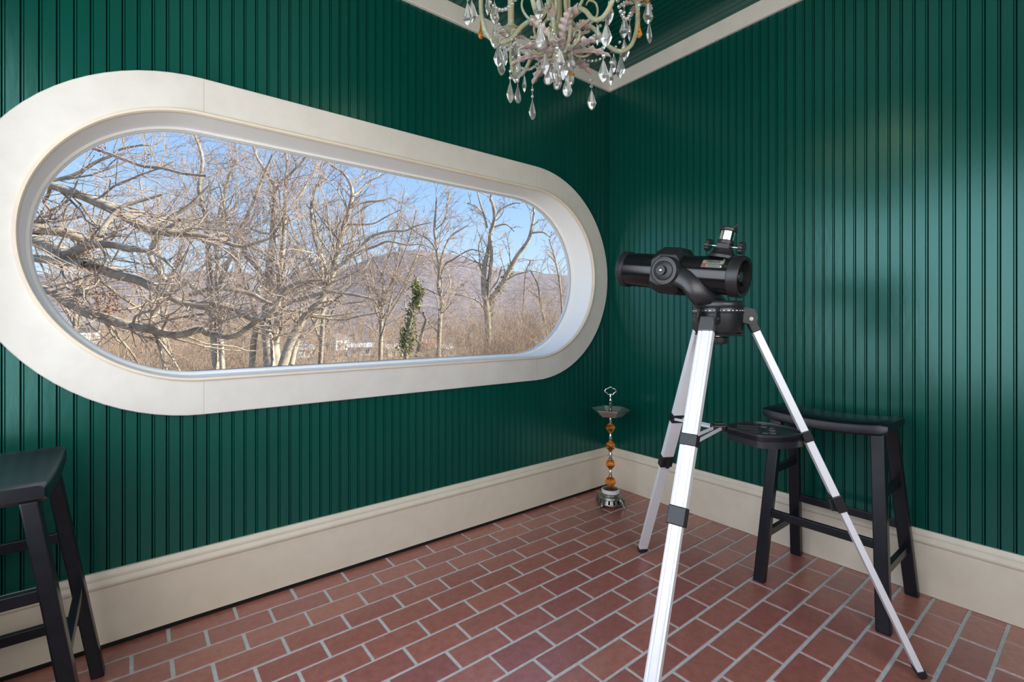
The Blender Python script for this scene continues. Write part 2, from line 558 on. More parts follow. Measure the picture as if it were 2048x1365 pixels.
ring('bead_moulding', [(R_IN + 0.008, -0.019), (R_IN + 0.007, -0.025), (R_IN + 0.002, -0.029), (R_IN - 0.004, -0.028), (R_IN - 0.008, -0.022), (R_IN - 0.009, -0.012), (R_IN - 0.004, -0.004), (R_IN + 0.006, -0.004)], 'cream_paint')
ring('jamb', [(R_IN, -0.012), (R_IN + 0.003, -0.012), (R_IN + 0.003, 0.225), (R_IN, 0.225)], 'jamb_paint')
ring('glazing_stop', [(R_IN + 0.001, 0.186), (R_IN - 0.010, 0.186), (R_IN - 0.010, 0.196), (R_IN + 0.001, 0.196)], 'jamb_paint')
ring('outer_frame', [(R_IN + 0.001, 0.204), (R_IN - 0.012, 0.204), (R_IN - 0.012, 0.225), (R_IN + 0.001, 0.225)], 'jamb_paint')
G().box(((WCX0 + WCX1) / 2, 0.262, WCZ - R_IN - 0.004), (WCX1 - WCX0 + 0.5, 0.06, 0.026)).build('outer_sill', 'grey_plastic', win)
st = stadium(R_IN - 0.001, 48)
G().add([(a, 0.1985, b) for a, b in st] + [(a, 0.2015, b) for a, b in st],
        [tuple(range(len(st))), tuple(reversed(range(len(st), 2 * len(st))))]).build('pane', 'window_glass', win)

# --- unseen side window; glazed door added to hold a fill lamp (behind / beside the camera)
w2 = struct(empty('window_2'))
for c, s in (((LX - 0.08, -1.6, 0.56), (0.2, 2.96, 0.08)), ((LX - 0.08, -1.6, 2.49), (0.2, 2.96, 0.08)), ((LX - 0.08, -3.04, 1.525), (0.2, 0.08, 1.85)), ((LX - 0.08, -0.16, 1.525), (0.2, 0.08, 1.85))):
    G().box(c, s).build('frame', 'casing_paint', w2, bevel=0.004)
G().box((LX - 0.12, -1.6, 1.525), (0.004, 2.8, 1.85)).build('pane', 'window_glass', w2)
d1 = struct(empty('added_door_1'))
for c, s in (((-2.74, RY - 0.06, 1.18), (0.14, 0.12, 2.32)), ((-1.06, RY - 0.06, 1.18), (0.14, 0.12, 2.32)), ((-1.9, RY - 0.06, 2.29), (1.54, 0.12, 0.12)), ((-1.9, RY - 0.06, 0.60), (1.54, 0.1, 1.16))):
    G().box(c, s).build('door_rail', 'casing_paint', d1, bevel=0.004)
G().box((-1.9, RY - 0.07, 1.7), (1.54, 0.006, 1.06)).build('pane', 'window_glass', d1)

# --- brick floor: running bond along x
BX, BY, JT = 0.2195, 0.111, 0.0105
bm_ = bmesh.new()
bmesh.ops.create_cube(bm_, size=1)
for v in bm_.verts:
    top = v.co.z > 0
    v.co.x *= (BX - JT) - (0.004 if top else 0)
    v.co.y *= (BY - JT) - (0.004 if top else 0)
    v.co.z = 0.0 if top else -0.006
mb = bpy.data.meshes.new('brick'); bm_.to_mesh(mb); bm_.free()
mb.materials.append(MATS['brick'])
def seen(x, y):
    v = np.array((x, y, 0)) - CAM
    d = v @ FW
    if d < 0.3: return False
    px, py = CX + FPX * (v @ RT) / d, HY + FPX * CAMH / d
    return -330 < px < 2300 and py < 1720
rest = G()
row = -1
while True:
    y1 = -0.120 - BY * (row - 1) if False else -0.120 - BY * row + BY * 1.0
    ya, yb = y1, y1 - BY                      # this row between ya (far) and yb (near)
    row += 1
    if yb < RY: break
    off = -2.364 if (row - 1) % 2 == 0 else -2.253
    x = off - BX * 6
    while x < 0.1:
        xc = x + BX / 2
        x0, x1 = x, x + BX
        if x1 > LX + 0.02 and x0 < -0.025:
            x1c, x0c = min(x1, -0.006), max(x0, LX)
            yac = min(ya, -0.012)
            if yac - yb < 0.02 or x1c - x0c < 0.02:
                x += BX; continue
            sx = (x1c - x0c - JT) / (BX - JT); sy = (yac - yb - JT) / (BY - JT)
            cxy = ((x0c + x1c) / 2, (yac + yb) / 2)
            if seen(*cxy):
                o = link('brick', mb, None, floor)
                o.location = (cxy[0] + random.uniform(-.001, .001), cxy[1] + random.uniform(-.0008, .0008), random.uniform(0.0005, 0.0016))
                o.scale = (sx, sy, 1)
                o.rotation_euler = (random.uniform(-.003, .003), random.uniform(-.003, .003), random.uniform(-.003, .003))
            else:
                rest.box((cxy[0], cxy[1], -0.002), (x1c - x0c - JT, yac - yb - JT, 0.006))
        x += BX
rb = rest.build('brick_remainder', 'brick', floor); rb['kind'] = 'stuff'
G().box((LX / 2, -0.008, -0.0005), (-LX, 0.016, 0.004)).build('shade_strip', 'gap_shade', floor)  # dark strip standing in for shade along the foot of the wall
G().box((LX / 2, -0.001, 0.006), (-LX, 0.004, 0.012)).build('shade_backing', 'gap_shade', floor)  # dark strip painting the shade behind the raised baseboard

# ================================================================== STOOLS
def make_stool():
    """saddle-seat bar stool, long axis along y, origin on the floor under its centre"""
    t = empty('bar_stool')
    g = G(); n = 20; rings = []
    hl, hw = 0.236, 0.122
    prof = lambda s: 0.757 + 0.018 * (abs(s) ** 2.0)      # dished along the length
    for k in range(n + 1):
        s = -1 + 2 * k / n
        y = hl * s + 0.015
        top = prof(s); e = max(0.0, (abs(s) - 0.9) / 0.1)
        th = 0.044 - 0.010 * e * e
        bot = top - th - 0.004
        top -= 0.005 * e * e
        w = hw - 0.004 * e
        rings.append([Vector(p) for p in ((-w, y, bot + 0.006), (-w + 0.006, y, bot), (w - 0.006, y, bot), (w, y, bot + 0.006), (w, y, top - 0.010), (w - 0.004, y, top - 0.003), (w - 0.012, y, top), (-w + 0.012, y, top), (-w + 0.004, y, top - 0.003), (-w, y, top - 0.010))])
    g.loft(rings).build('seat', 'black_wood', t, smooth=True)
    top = {}
    for sx in (-1, 1):
        for sy in (-1, 1):
            a = Vector((sx * 0.199, sy * 0.229, 0.0)); b = Vector((sx * 0.088, sy * 0.190 + 0.008, 0.728))
            hx, hy_ = 0.0175, 0.0235
            q = lambda c: [c + Vector((-hx, -hy_, 0)), c + Vector((hx, -hy_, 0)), c + Vector((hx, hy_, 0)), c + Vector((-hx, hy_, 0))]
            G().hexa(q(a), q(b)).build('leg', 'black_wood', t, bevel=0.004)
            top[sx, sy] = (a, b)
    at = lambda sx, sy, z: top[sx, sy][0].lerp(top[sx, sy][1], z / 0.728)
    for sx in (-1, 1):
        G().bar(at(sx, -1, 0.305), at(sx, 1, 0.305), 0.034, 0.020, (0, 0, 1)).build('stretcher', 'black_wood', t, bevel=0.002)
    for sy in (-1, 1):
        for z in (0.205, 0.49):
            G().bar(at(-1, sy, z), at(1, sy, z), 0.032, 0.020, (0, 0, 1)).build('stretcher', 'black_wood', t, bevel=0.002)
    return t
st1 = make_stool()
st1.location = (-0.264, -1.493, 0.0016)
tag(st1, 'black wooden saddle-seat bar stool standing behind the telescope against the wall', 'bar stool', 'black saddle stools')
st2 = copy_tree(st1)
st2.location = (-2.978, -0.400, 0.0016)
tag(st2, 'black wooden saddle-seat bar stool in the corner under the oval window\'s far end', 'bar stool', 'black saddle stools')

# ================================================================== TELESCOPE ON TRIPOD
TB = PX(1437, 641, 1.765); TB[2] = 0.0        # floor point under the mount
tel = empty('telescope', TB)
tag(tel, 'black reflector telescope on a silver aluminium tripod with accessory tray', 'telescope')
V = lambda p: Vector([float(c) for c in p])
def D(depth, lat, z):                         # distance ahead / to the right of the camera, height -> telescope-local
    return V(CAM * np.array([1, 1, 0]) + depth * FW + lat * RT + np.array([0, 0, z]) - TB)
def LP(px, py, depth): return V(PX(px, py, depth) - TB)

feet = [V(PZ(1283, 1106) - TB), V(np.array([-1.600, -1.465, 0.0]) - TB), V(PZ(1846, 1358) - TB)]
hinges = []
for f_ in feet:
    d = Vector((f_.x, f_.y, 0)).normalized()
    hinges.append(d)
HZ = 1.185
def make_leg(i):
    f_ = feet[i]; d = hinges[i]
    hp = d * 0.104 + Vector((0, 0, HZ))
    side = Vector((-d.y, d.x, 0))
    ax = (f_ - hp); Lg = ax.length; ax.normalize()
    t = G()
    # knuckle
    leg = G()
    u0 = 0.045
    c1, c2 = {0: (0.358, 0.538), 1: (0.333, 0.516), 2: (0.343, 0.530)}[i]
    P = lambda s: hp + ax * (Lg * s)
    out = ax.cross(side)
    if out.dot(d) < 0: out = -out
    sec = [(-0.025, -0.012), (-0.025, 0.011), (-0.019, 0.013), (-0.013, 0.011), (-0.009, 0.013), (0.009, 0.013), (0.013, 0.011), (0.019, 0.013), (0.025, 0.011), (0.025, -0.012)]
    def bar(s0, s1, k=1.0, kt=1.0):
        return G().loft([[P(s) + side * (a * k) + out * (b * kt) for a, b in sec] for s in (s0, s1)])
    up = bar(0.036, c2).build('leg', 'aluminium', tel)
    lo = bar(c2 - 0.01, 0.985, 0.84, 0.80).build('leg_extension', 'aluminium', up)
    G().bar(P(c1 - 0.014), P(c1 + 0.016), 0.056, 0.031, side).build('spreader_collar', 'black_plastic', up, bevel=0.003)
    cl = G().bar(P(c2 - 0.020), P(c2 + 0.024), 0.056, 0.032, side).build('clamp_collar', 'black_plastic', up, bevel=0.003)
    G().bar(P(c2 - 0.012) - out * 0.016, P(c2 + 0.020) - out * 0.026, 0.016, 0.010, side).build('clamp_lever', 'black_plastic', cl, bevel=0.002)
    ft = G(); ft.bar(P(0.972), P(0.985), 0.046, 0.026, side)
    ft.loft([[P(0.985) + side * a * 0.022 + out * b * 0.012 for a, b in ((-1, -1), (1, -1), (1, 1), (-1, 1))], [f_ + Vector((0, 0, 0.003)) + side * a * 0.009 + out * b * 0.009 for a, b in ((-1, -1), (1, -1), (1, 1), (-1, 1))]])
    ft.build('rubber_foot', 'black_plastic', up, bevel=0.002)
    hd = G().bar(P(-0.004), P(0.040), 0.052, 0.030, side).build('hinge_cap', 'grey_plastic' if i == 1 else 'black_plastic', up, bevel=0.005)
    for sg in (-1, 1):
        G().prism([(0.060, -0.045), (0.116, -0.035), (0.126, -0.004), (0.119, 0.017), (0.100, 0.020), (0.060, 0.006)], sg * 0.030 - 0.003, sg * 0.030 + 0.003,
                 frame_from_z((0, 0, HZ), side, d)).build('hinge_bracket', 'black_plastic', tel)
    G().tube([hp - side * 0.036, hp + side * 0.036], 0.007, 10).build('hinge_bolt', 'chrome', tel)
    return P, c1, side, out
legs = [make_leg(i) for i in range(3)]

# mount base
zt = 1.247
base = G().lathe([(0.070, 1.128), (0.078, 1.132), (0.083, 1.142), (0.086, 1.205)], 40).build('mount_base', 'black_plastic', tel, smooth=True)
G().lathe([(0.0870, 1.204), (0.0885, 1.207), (0.0885, 1.222), (0.0870, 1.225)], 40).build('azimuth_ring', 'black_satin', base, smooth=True)
sc = G()
for k in range(36):
    a = 2 * PI * k / 36
    M = Matrix.Rotation(a, 4, 'Z')
    sc.box((0.0888, 0, 1.2145), (0.0008, 0.009 if k % 2 else 0.006, 0.0032), M)
sc.build('scale_marks', 'scale_print', base)
G().lathe([(0.086, 1.225), (0.0885, 1.228), (0.0885, 1.243), (0.084, 1.249), (0.0, 1.2495)], 40).build('turntable', 'black_satin', tel, smooth=True)
kb = G().lathe([(0.014, 1.10), (0.014, 1.130)], 16).build('mount_bolt', 'chrome', tel, smooth=True)
G().lathe([(0.020, 1.092), (0.031, 1.096), (0.033, 1.104), (0.033, 1.117), (0.030, 1.120)], 20).build('mount_knob', 'black_plastic', tel, smooth=True)
G().hexa([(-0.060, -0.07, 1.124), (0.060, -0.07, 1.124), (0.060, 0.07, 1.124), (-0.060, 0.07, 1.124)], [(-0.064, -0.074, 1.131), (0.064, -0.074, 1.131), (0.064, 0.074, 1.131), (-0.064, 0.074, 1.131)], Matrix.Rotation(YAW - PI / 2, 4, 'Z')).build('base_plate', 'black_plastic', tel, bevel=0.004)

# optical tube: from the near right end to the far left end
PR, PL_ = D(1.640, 0.797, 1.3275), D(1.968, 0.462, 1.3905)
TA = (PL_ - PR).normalized(); TL = (PL_ - PR).length
TU = (Vector((0, 0, 1)) - TA * TA.z).normalized()
TN = TA.cross(TU)
if TN.dot(V(-FW)) < 0: TN = -TN                # side of the tube that faces the camera
TM = frame_from_z(PR, TA, TN)                  # local z along the tube, x towards the camera
RT_ = 0.0665
tube = G().lathe([(RT_, 0.030), (RT_, TL - 0.022)], 40, TM, cap=False).build('optical_tube', 'black_gloss', tel, smooth=True)
G().lathe([(RT_ - 0.008, 0.004), (RT_ + 0.003, 0.0), (RT_ + 0.0055, 0.004), (RT_ + 0.0055, 0.038), (RT_ + 0.001, 0.041), (RT_ - 0.008, 0.041), (RT_ - 0.008, 0.004)], 40, TM, cap=False).build('rear_ring', 'black_plastic', tube, smooth=True)
G().lathe([(RT_ + 0.001, TL - 0.030), (RT_ + 0.005, TL - 0.027), (RT_ + 0.005, TL - 0.004), (RT_ + 0.002, TL), (RT_ - 0.008, TL)], 40, TM).build('mirror_cell', 'black_satin', tube, smooth=True)
# open end: dark bore, spider and secondary mirror
bore = G(); nn = 32
rr = [[(TM @ Vector((r * math.cos(2 * PI * k / nn), r * math.sin(2 * PI * k / nn), z))) for k in range(nn)] for r, z in ((RT_ - 0.008, 0.003), (RT_ - 0.008, 0.16), (0.002, 0.16))]
bore.loft(rr, cap=False).build('bore', 'black_matte', tube, smooth=True)
sp = G()
for a in (PI / 2, PI / 2 + 2 * PI / 3, PI / 2 + 4 * PI / 3):
    sp.bar(TM @ Vector((0, 0, 0.022)), TM @ Vector((math.cos(a) * (RT_ - 0.007), math.sin(a) * (RT_ - 0.007), 0.022)), 0.012, 0.002, TA)
sp.build('spider', 'black_plastic', tube)
G().lathe([(0.018, 0.012), (0.020, 0.016), (0.020, 0.034), (0.014, 0.055), (0.0, 0.058)], 20, TM).build('secondary_mirror', 'black_satin', tube, smooth=True)
for a in (0.45, 0.95, -2.0):
    G().lathe([(0.004, 0), (0.004, 0.002), (0.002, 0.003)], 10, frame_from_z(TM @ Vector((math.cos(a) * (RT_ + 0.0005), math.sin(a) * (RT_ + 0.0005), 0.062)), (TN * math.cos(a) + TA.cross(TN) * math.sin(a)))).build('screw', 'chrome', tube, smooth=True)
# cradle round the middle of the tube
cr = G(); rings = []
TY = TA.cross(TN)
sgn = 1 if TY.z > 0 else -1
for z, k in ((0.208, 0.0), (0.222, 1.0), (0.285, 1.0), (0.318, 0.0)):
    top, bot, w, ch = 0.070 + 0.021 * k, 0.070 + 0.014 * k, 0.073, 0.030
    out = [(-w, -bot + ch), (-w + ch, -bot), (w - ch, -bot), (w, -bot + ch), (w, top - ch), (w - ch, top), (-w + ch, top), (-w, top - ch)]
    rings.append([PR + TA * z + TN * a + TY * (sgn * b) for a, b in out])
cr.loft(rings).build('tube_cradle', 'black_plastic', tel, bevel=0.003)

# altitude dial and the curved fork arm, on the camera's side of the tube
ZD = 0.246
DC = PR + TA * ZD + TN * 0.084
DM = frame_from_z(DC, TN, TA)
dial = G().lathe([(0.054, -0.012), (0.054, 0.018), (0.050, 0.026), (0.046, 0.0265), (0.045, 0.024), (0.0, 0.024)], 44, DM).build('altitude_housing', 'black_satin', tel, smooth=True)
tk = G()
for k in range(60):
    tk.box((0.042, 0, 0.0246), (0.005, 0.0022, 0.0012), DM @ Matrix.Rotation(2 * PI * k / 60, 4, 'Z'))
tk.build('dial_marks', 'black_gloss', dial)
G().lathe([(0.036, 0.024), (0.036, 0.028), (0.033, 0.030)], 36, DM).build('dial', 'black_plastic', dial, smooth=True)
kn = G()
prof = []
for k in range(36):
    r = 0.0165 + (0.0012 if k % 3 else -0.0004)
    prof.append((r * math.cos(2 * PI * k / 36), r * math.sin(2 * PI * k / 36)))
kn.prism(prof, 0.028, 0.046, DM)
kn.build('altitude_knob', 'black_plastic', dial, smooth=True)
G().lathe([(0.005, 0.046), (0.005, 0.047), (0.003, 0.048)], 12, DM).build('knob_screw', 'chrome', dial, smooth=True)

arm = G(); rings = []
# outline of the arm (upper edge, lower edge), photo pixels, with its distance and thickness
AR = [((1322, 511), (1316, 562), 1.765, 0.012), ((1345, 515), (1335, 571), 1.752, 0.022), ((1362, 533), (1352, 573), 1.735, 0.030),
      ((1385, 541), (1366, 581), 1.722, 0.036), ((1404, 551), (1374, 591), 1.716, 0.042), ((1424, 569), (1381, 601), 1.718, 0.050), ((1443, 590), (1388, 608), 1.730, 0.058), ((1456, 606), (1392, 613), 1.745, 0.062)]
for (a, b, dep, th) in AR:
    A, B = LP(*a, dep), LP(*b, dep)
    c = (A + B) / 2; h_ = (A - B) / 2
    nrm = V(-FW * 0.8 - RT * 0.6).normalized() if True else TN
    ring_ = []
    for k in range(20):
        an = 2 * PI * k / 20
        ca, sa = math.cos(an), math.sin(an)
        ca = math.copysign(abs(ca) ** 0.8, ca); sa = math.copysign(abs(sa) ** 0.8, sa)
        ring_.append(c + h_ * ca + nrm * (sa * th))
    rings.append(ring_)
arm.loft(rings).build('fork_arm', 'black_satin', tel, smooth='all')

# focuser and eyepiece on top of the tube
FZ = 0.086
FU = (TY * sgn * 0.97 - TN * 0.08 - TA * 0.07).normalized()
FC = PR + TA * FZ + TY * (sgn * 0.060)
FM = frame_from_z(FC, FU, TA)
foc = G().lathe([(0.047, 0.0), (0.047, 0.010), (0.041, 0.015), (0.035, 0.026), (0.033, 0.030), (0.031, 0.034)], 28, FM, sx=1.0, sy=0.9).build('focuser', 'black_plastic', tel, smooth=True)
G().box((0, 0, 0.043), (0.046, 0.040, 0.022), FM).build('focuser_body', 'black_plastic', foc, bevel=0.003)
G().tube([FM @ Vector((-0.056, 0.0, 0.043)), FM @ Vector((0.056, 0.0, 0.043))], 0.0035, 10).build('focuser_axle', 'chrome', foc, smooth=True)
for sx in (-1, 1):
    kp = []
    for k in range(32):
        r = 0.0205 + (0.0012 if k % 2 else -0.0006)
        kp.append((r * math.cos(2 * PI * k / 32), r * math.sin(2 * PI * k / 32)))
    KM = frame_from_z(FM @ Vector((sx * 0.058, 0, 0.043)), (FM.to_3x3() @ Vector((sx, 0, 0))))
    G().prism(kp, -0.007, 0.008, KM).build('focus_knob', 'black_plastic', foc, smooth=True)
ep = G().lathe([(0.0285, 0.052), (0.0285, 0.062), (0.025, 0.065)], 24, FM).build('eyepiece_clamp', 'black_plastic', foc, smooth=True)
G().lathe([(0.0240, 0.058), (0.0240, 0.096)], 24, FM).build('eyepiece_barrel', 'chrome', foc, smooth=True)
G().lathe([(0.0270, 0.096), (0.0295, 0.098), (0.0295, 0.107), (0.025, 0.111), (0.015, 0.113), (0.013, 0.110)], 24, FM).build('eyepiece', 'black_plastic', foc, smooth=True)
G().tube([FM @ Vector((-0.020, 0.012, 0.106)), FM @ Vector((-0.030, 0.014, 0.121))], 0.003, 8).build('eyepiece_screw', 'black_plastic', foc)
G().lathe([(0.004, 0), (0.004, 0.006), (0.0025, 0.007)], 8, frame_from_z(PR + TA * 0.09 - TY * (sgn * (RT_ + 0.0)), -TY * sgn)).build('screw', 'chrome', tube)

# maker's plate on the tube with its print
def on_tube(a, z, r): return TM @ Vector((math.cos(a) * r, math.sin(a) * r, z))
ys = 1 if TY.z > 0 else -1
def plate(z0, z1, a0, a1, r, m, name, parent):
    g = G(); n = 6; rings = []
    for k in range(n + 1):
        a = (a0 + (a1 - a0) * k / n) * ys
        rings.append([on_tube(a, z0, r), on_tube(a, z1, r), on_tube(a, z1, r - 0.002), on_tube(a, z0, r - 0.002)])
    return g.loft(rings).build(name, m, parent, smooth=True)
p1 = plate(0.056, 0.130, 0.58, 0.83, RT_ + 0.0008, 'plate_silver', 'maker_plate', tube)
p2 = plate(0.060, 0.130, 0.36, 0.54, RT_ + 0.0008, 'plate_silver', 'maker_plate', tube)
plate(0.113, 0.129, 0.38, 0.52, RT_ + 0.0012, 'red_ink', 'plate_badge', p2)
for aa in (0.48, 0.41):
    plate(0.066, 0.108, aa - 0.012, aa + 0.012, RT_ + 0.0012, 'plate_ink', 'plate_print', p2)
def text_mesh(txt, size):
    cu = bpy.data.curves.new('lettering', 'FONT'); cu.body = txt; cu.size = size; cu.align_x = 'CENTER'; cu.align_y = 'CENTER'; cu.extrude = 0.0004
    o = bpy.data.objects.new('lettering', cu); COL.objects.link(o)
    bpy.context.view_layer.update()
    me = bpy.data.meshes.new_from_object(o.evaluated_get(bpy.context.evaluated_depsgraph_get()))
    bpy.data.objects.remove(o)
    return me
tm = text_mesh('MEADE', 0.0150)
a = 0.705 * ys
rad = TN * math.cos(a) + TY * math.sin(a)
tm.transform(frame_from_z(on_tube(a, 0.093, RT_ + 0.0012), rad, -TA))
tm.materials.append(MATS['plate_ink'])
link('lettering', tm, None, p1)

# spreader and accessory tray
C1 = [P(c1) for P, c1, s_, o_ in legs]
hub = LP(1437, 856, 1.79)
g = G().bar(hub + Vector((0, 0, -0.012)), hub + Vector((0, 0, 0.012)), 0.050, 0.040, V(RT))
hb = g.build('spreader_hub', 'black_plastic', tel, bevel=0.004)
G().bar(hub + Vector((0, 0, 0.012)), hub + Vector((0, 0, 0.020)), 0.040, 0.034, V(RT)).build('tray_lock', 'black_plastic', hb, bevel=0.003)
for i in (0, 1):
    P, c1, side, out = legs[i]
    for sg in (-1, 1):
        G().bar(P(c1) + side * sg * 0.018 - out * 0.012, hub + side * sg * 0.012, 0.010, 0.006, (0, 0, 1)).build('spreader_arm', 'aluminium', tel)
P, c1, side, out = legs[2]
tip = P(c1) - out * 0.014
ax = (tip - hub); ax.z = 0; LT = ax.length; ax.normalize(); sd = Vector((-ax.y, ax.x, 0))
if sd.dot(V(FW)) < 0: sd = -sd
half = [(0.030, 0.022), (0.075, 0.075), (0.118, 0.116), (0.138, 0.122), (0.180, 0.112), (LT - 0.03, 0.074), (LT, 0.034)]
half = [(min(x, LT), w) for x, w in half]
outl = [(x, w) for x, w in half] + [(x, -w) for x, w in reversed(half)]
def tray_mesh():
    g = G()
    TMx = Matrix(((ax.x, sd.x, 0, hub.x), (ax.y, sd.y, 0, hub.y), (0, 0, 1, hub.z), (0, 0, 0, 1)))
    g.prism(outl, -0.012, 0.004, TMx)
    n = len(outl)
    # rim round the plate
    cx_ = sum(p[0] for p in outl) / n; cy_ = 0
    rim = [[(TMx @ Vector((x + (cx_ - x) * k, y + (cy_ - y) * k, z))) for x, y in outl] for k, z in ((0.0, -0.034), (0.0, 0.012), (0.035, 0.012), (0.045, 0.003), (0.045, -0.034))]
    g.loft(rim, cap=False, closed=True)
    return g, TMx
g, TMx = tray_mesh()
tray = g.build('accessory_tray', 'black_satin', tel, smooth=True)
for x, y, r in ((0.150, -0.078, 0.019), (0.176, -0.028, 0.016), (0.178, 0.022, 0.016), (0.155, 0.072, 0.019)):
    rg = [[TMx @ Vector((x + rr_ * math.cos(2 * PI * k / 20), y + rr_ * math.sin(2 * PI * k / 20), z)) for k in range(20)] for rr_, z in ((r + 0.004, 0.004), (r + 0.003, 0.0075), (r, 0.0075), (r - 0.001, 0.0045))]
    G().loft(rg, cap=False).build('eyepiece_hole', 'black_plastic', tray, smooth=True)
    G().lathe([(r, 0.004), (r, 0.0048)], 20, TMx @ Matrix.Translation((x, y, 0))).build('hole_shade_disc', 'black_matte', tray)  # flat dark disc painted in for the shade inside the hole
rb_ = G()
for yv in (-0.045, 0.0, 0.045):
    rb_.box((0.098, yv, 0.006), (0.07, 0.006, 0.005), TMx)
rb_.build('tray_rib', 'black_plastic', tray)

# ================================================================== SMOKING STAND
AS = PZ(1221, 1009)
ash = empty('ashtray_stand', (AS[0], AS[1], 0.0016))
tag(ash, 'tall vintage ashtray stand with amber glass balls and ornate metal foot in the corner', 'ashtray stand')
bs = G()
bs.lathe([(0.072, 0.040), (0.078, 0.046), (0.076, 0.056), (0.066, 0.064), (0.062, 0.072), (0.050, 0.076)], 32)
n = 48
pierced = G()
for k in range(n):
    a0, a1 = 2 * PI * k / n, 2 * PI * (k + 1) / n
    if k % 3 == 1: continue
    q = lambda r, a, z: Vector((r * math.cos(a), r * math.sin(a), z))
    wz = 0.018 + 0.006 * math.cos(4 * a0)
    pierced.hexa([q(0.080, a0, wz), q(0.086, a0, wz), q(0.086, a1, wz), q(0.080, a1, wz)], [q(0.070, a0, 0.044), q(0.074, a0, 0.044), q(0.074, a1, 0.044), q(0.070, a1, 0.044)])
bs.lathe([(0.0865, 0.014), (0.0885, 0.018), (0.087, 0.022), (0.080, 0.022), (0.079, 0.014)], 40)
bo = bs.build('foot', 'pewter', ash, smooth=True)
pierced.build('filigree', 'pewter', bo)
for k in range(4):
    a = PI / 4 + k * PI / 2 + YAW
    d = Vector((math.cos(a), math.sin(a), 0))
    G().tube([d * 0.074 + Vector((0, 0, 0.045)), d * 0.090 + Vector((0, 0, 0.035)), d * 0.094 + Vector((0, 0, 0.016)), d * 0.104 + Vector((0, 0, 0.005)), d * 0.112 + Vector((0, 0, 0.006))], [0.013, 0.015, 0.010, 0.008, 0.005], 8).build('claw', 'pewter', bo, smooth=True)
G().lathe([(0.054, 0.074), (0.057, 0.077), (0.057, 0.096), (0.054, 0.099)], 32).build('marble_disc', 'marble', ash, smooth=True)
G().lathe([(0.048, 0.098), (0.050, 0.101), (0.040, 0.106), (0.020, 0.110)], 32).build('collar', 'pewter', ash, smooth=True)
def ball(z0, z1, r, drop):
    p = []
    for k in range(13):
        t = k / 12; s = math.sin(PI * t)
        w = s ** 0.75 * (1 + (0.10 * (t - 0.4)) * drop)
        p.append((max(0.010, r * w), z0 + (z1 - z0) * t))
    g = G(); n_ = 20; vs, fs = [], []
    rings = []
    for r_, z in p:
        rings.append([Vector((r_ * (1 + 0.022 * math.cos(10 * 2 * PI * k / 40)) * math.cos(2 * PI * k / 40), r_ * (1 + 0.022 * math.cos(10 * 2 * PI * k / 40)) * math.sin(2 * PI * k / 40), z)) for k in range(40)])
    return g.loft(rings).build('amber_ball', 'amber_glass', ash, smooth='all')
ball(0.109, 0.180, 0.0335, 0); ball(0.222, 0.292, 0.0300, 1); ball(0.335, 0.409, 0.0300, 1); ball(0.455, 0.522, 0.0300, 0)
def spindle(z0, z1):
    h_ = z1 - z0
    G().lathe([(0.013, z0), (0.013, z0 + h_ * .06), (0.007, z0 + h_ * .14), (0.010, z0 + h_ * .30), (0.0125, z0 + h_ * .45), (0.009, z0 + h_ * .70), (0.006, z0 + h_ * .86), (0.012, z0 + h_ * .94), (0.012, z1)], 20).build('spindle', 'chrome', ash, smooth=True)
spindle(0.179, 0.224); spindle(0.290, 0.337); spindle(0.407, 0.457); spindle(0.520, 0.568)
tr = G(); hx = lambda r, z: [Vector((r * math.cos(PI / 3 * k + YAW + 0.15) * 1.0, r * math.sin(PI / 3 * k + YAW + 0.15), z)) for k in range(6)]
tr.loft([hx(0.060, 0.566), hx(0.076, 0.566), hx(0.122, 0.608), hx(0.126, 0.608), hx(0.126, 0.611), hx(0.120, 0.611), hx(0.076, 0.571), hx(0.0, 0.571)])
tr.build('tray', 'mirror', ash)
for k in range(3):
    a = YAW + 2 * PI * k / 3
    G().tube([Vector((math.cos(a) * 0.02, math.sin(a) * 0.02, 0.574)), Vector((math.cos(a) * 0.05, math.sin(a) * 0.05, 0.590)), Vector((math.cos(a) * 0.064, math.sin(a) * 0.064, 0.586))], 0.006, 8).build('cigarette_rest', 'chrome', ash, smooth=True)
G().lathe([(0.014, 0.571), (0.014, 0.585), (0.008, 0.592), (0.013, 0.603), (0.008, 0.612), (0.013, 0.623), (0.007, 0.632), (0.012, 0.643), (0.007, 0.652), (0.011, 0.663), (0.007, 0.672), (0.010, 0.684), (0.005, 0.702)], 16).build('handle_stem', 'chrome', ash, smooth=True)
rX = V(RT); hp_ = []
for k in range(48):
    a = 2 * PI * k / 48
    hp_.append(rX * ((0.033 + 0.004 * math.cos(4 * a)) * math.cos(a)) + Vector((0, 0, 0.724 + 0.023 * math.sin(a) - 0.003 * math.cos(6 * a))))
G().tube(hp_, 0.0042, 8, closed=True).build('handle_loop', 'chrome', ash, smooth='all')

# ================================================================== CHANDELIER
CC = CAM + 1.57 * FW + 0.155 * RT
ch = empty('chandelier', (CC[0], CC[1], 0.0))
tag(ch, 'verdigris metal chandelier with leaves, hanging crystals and amber glass drops', 'chandelier')
def cdir(deg):          # 0 = to the camera's right, 90 = away from the camera
    a = math.radians(deg)
    return V(RT * math.cos(a) + FW * math.sin(a))
def CP(deg, r, z): return cdir(deg) * r + Vector((0, 0, z))

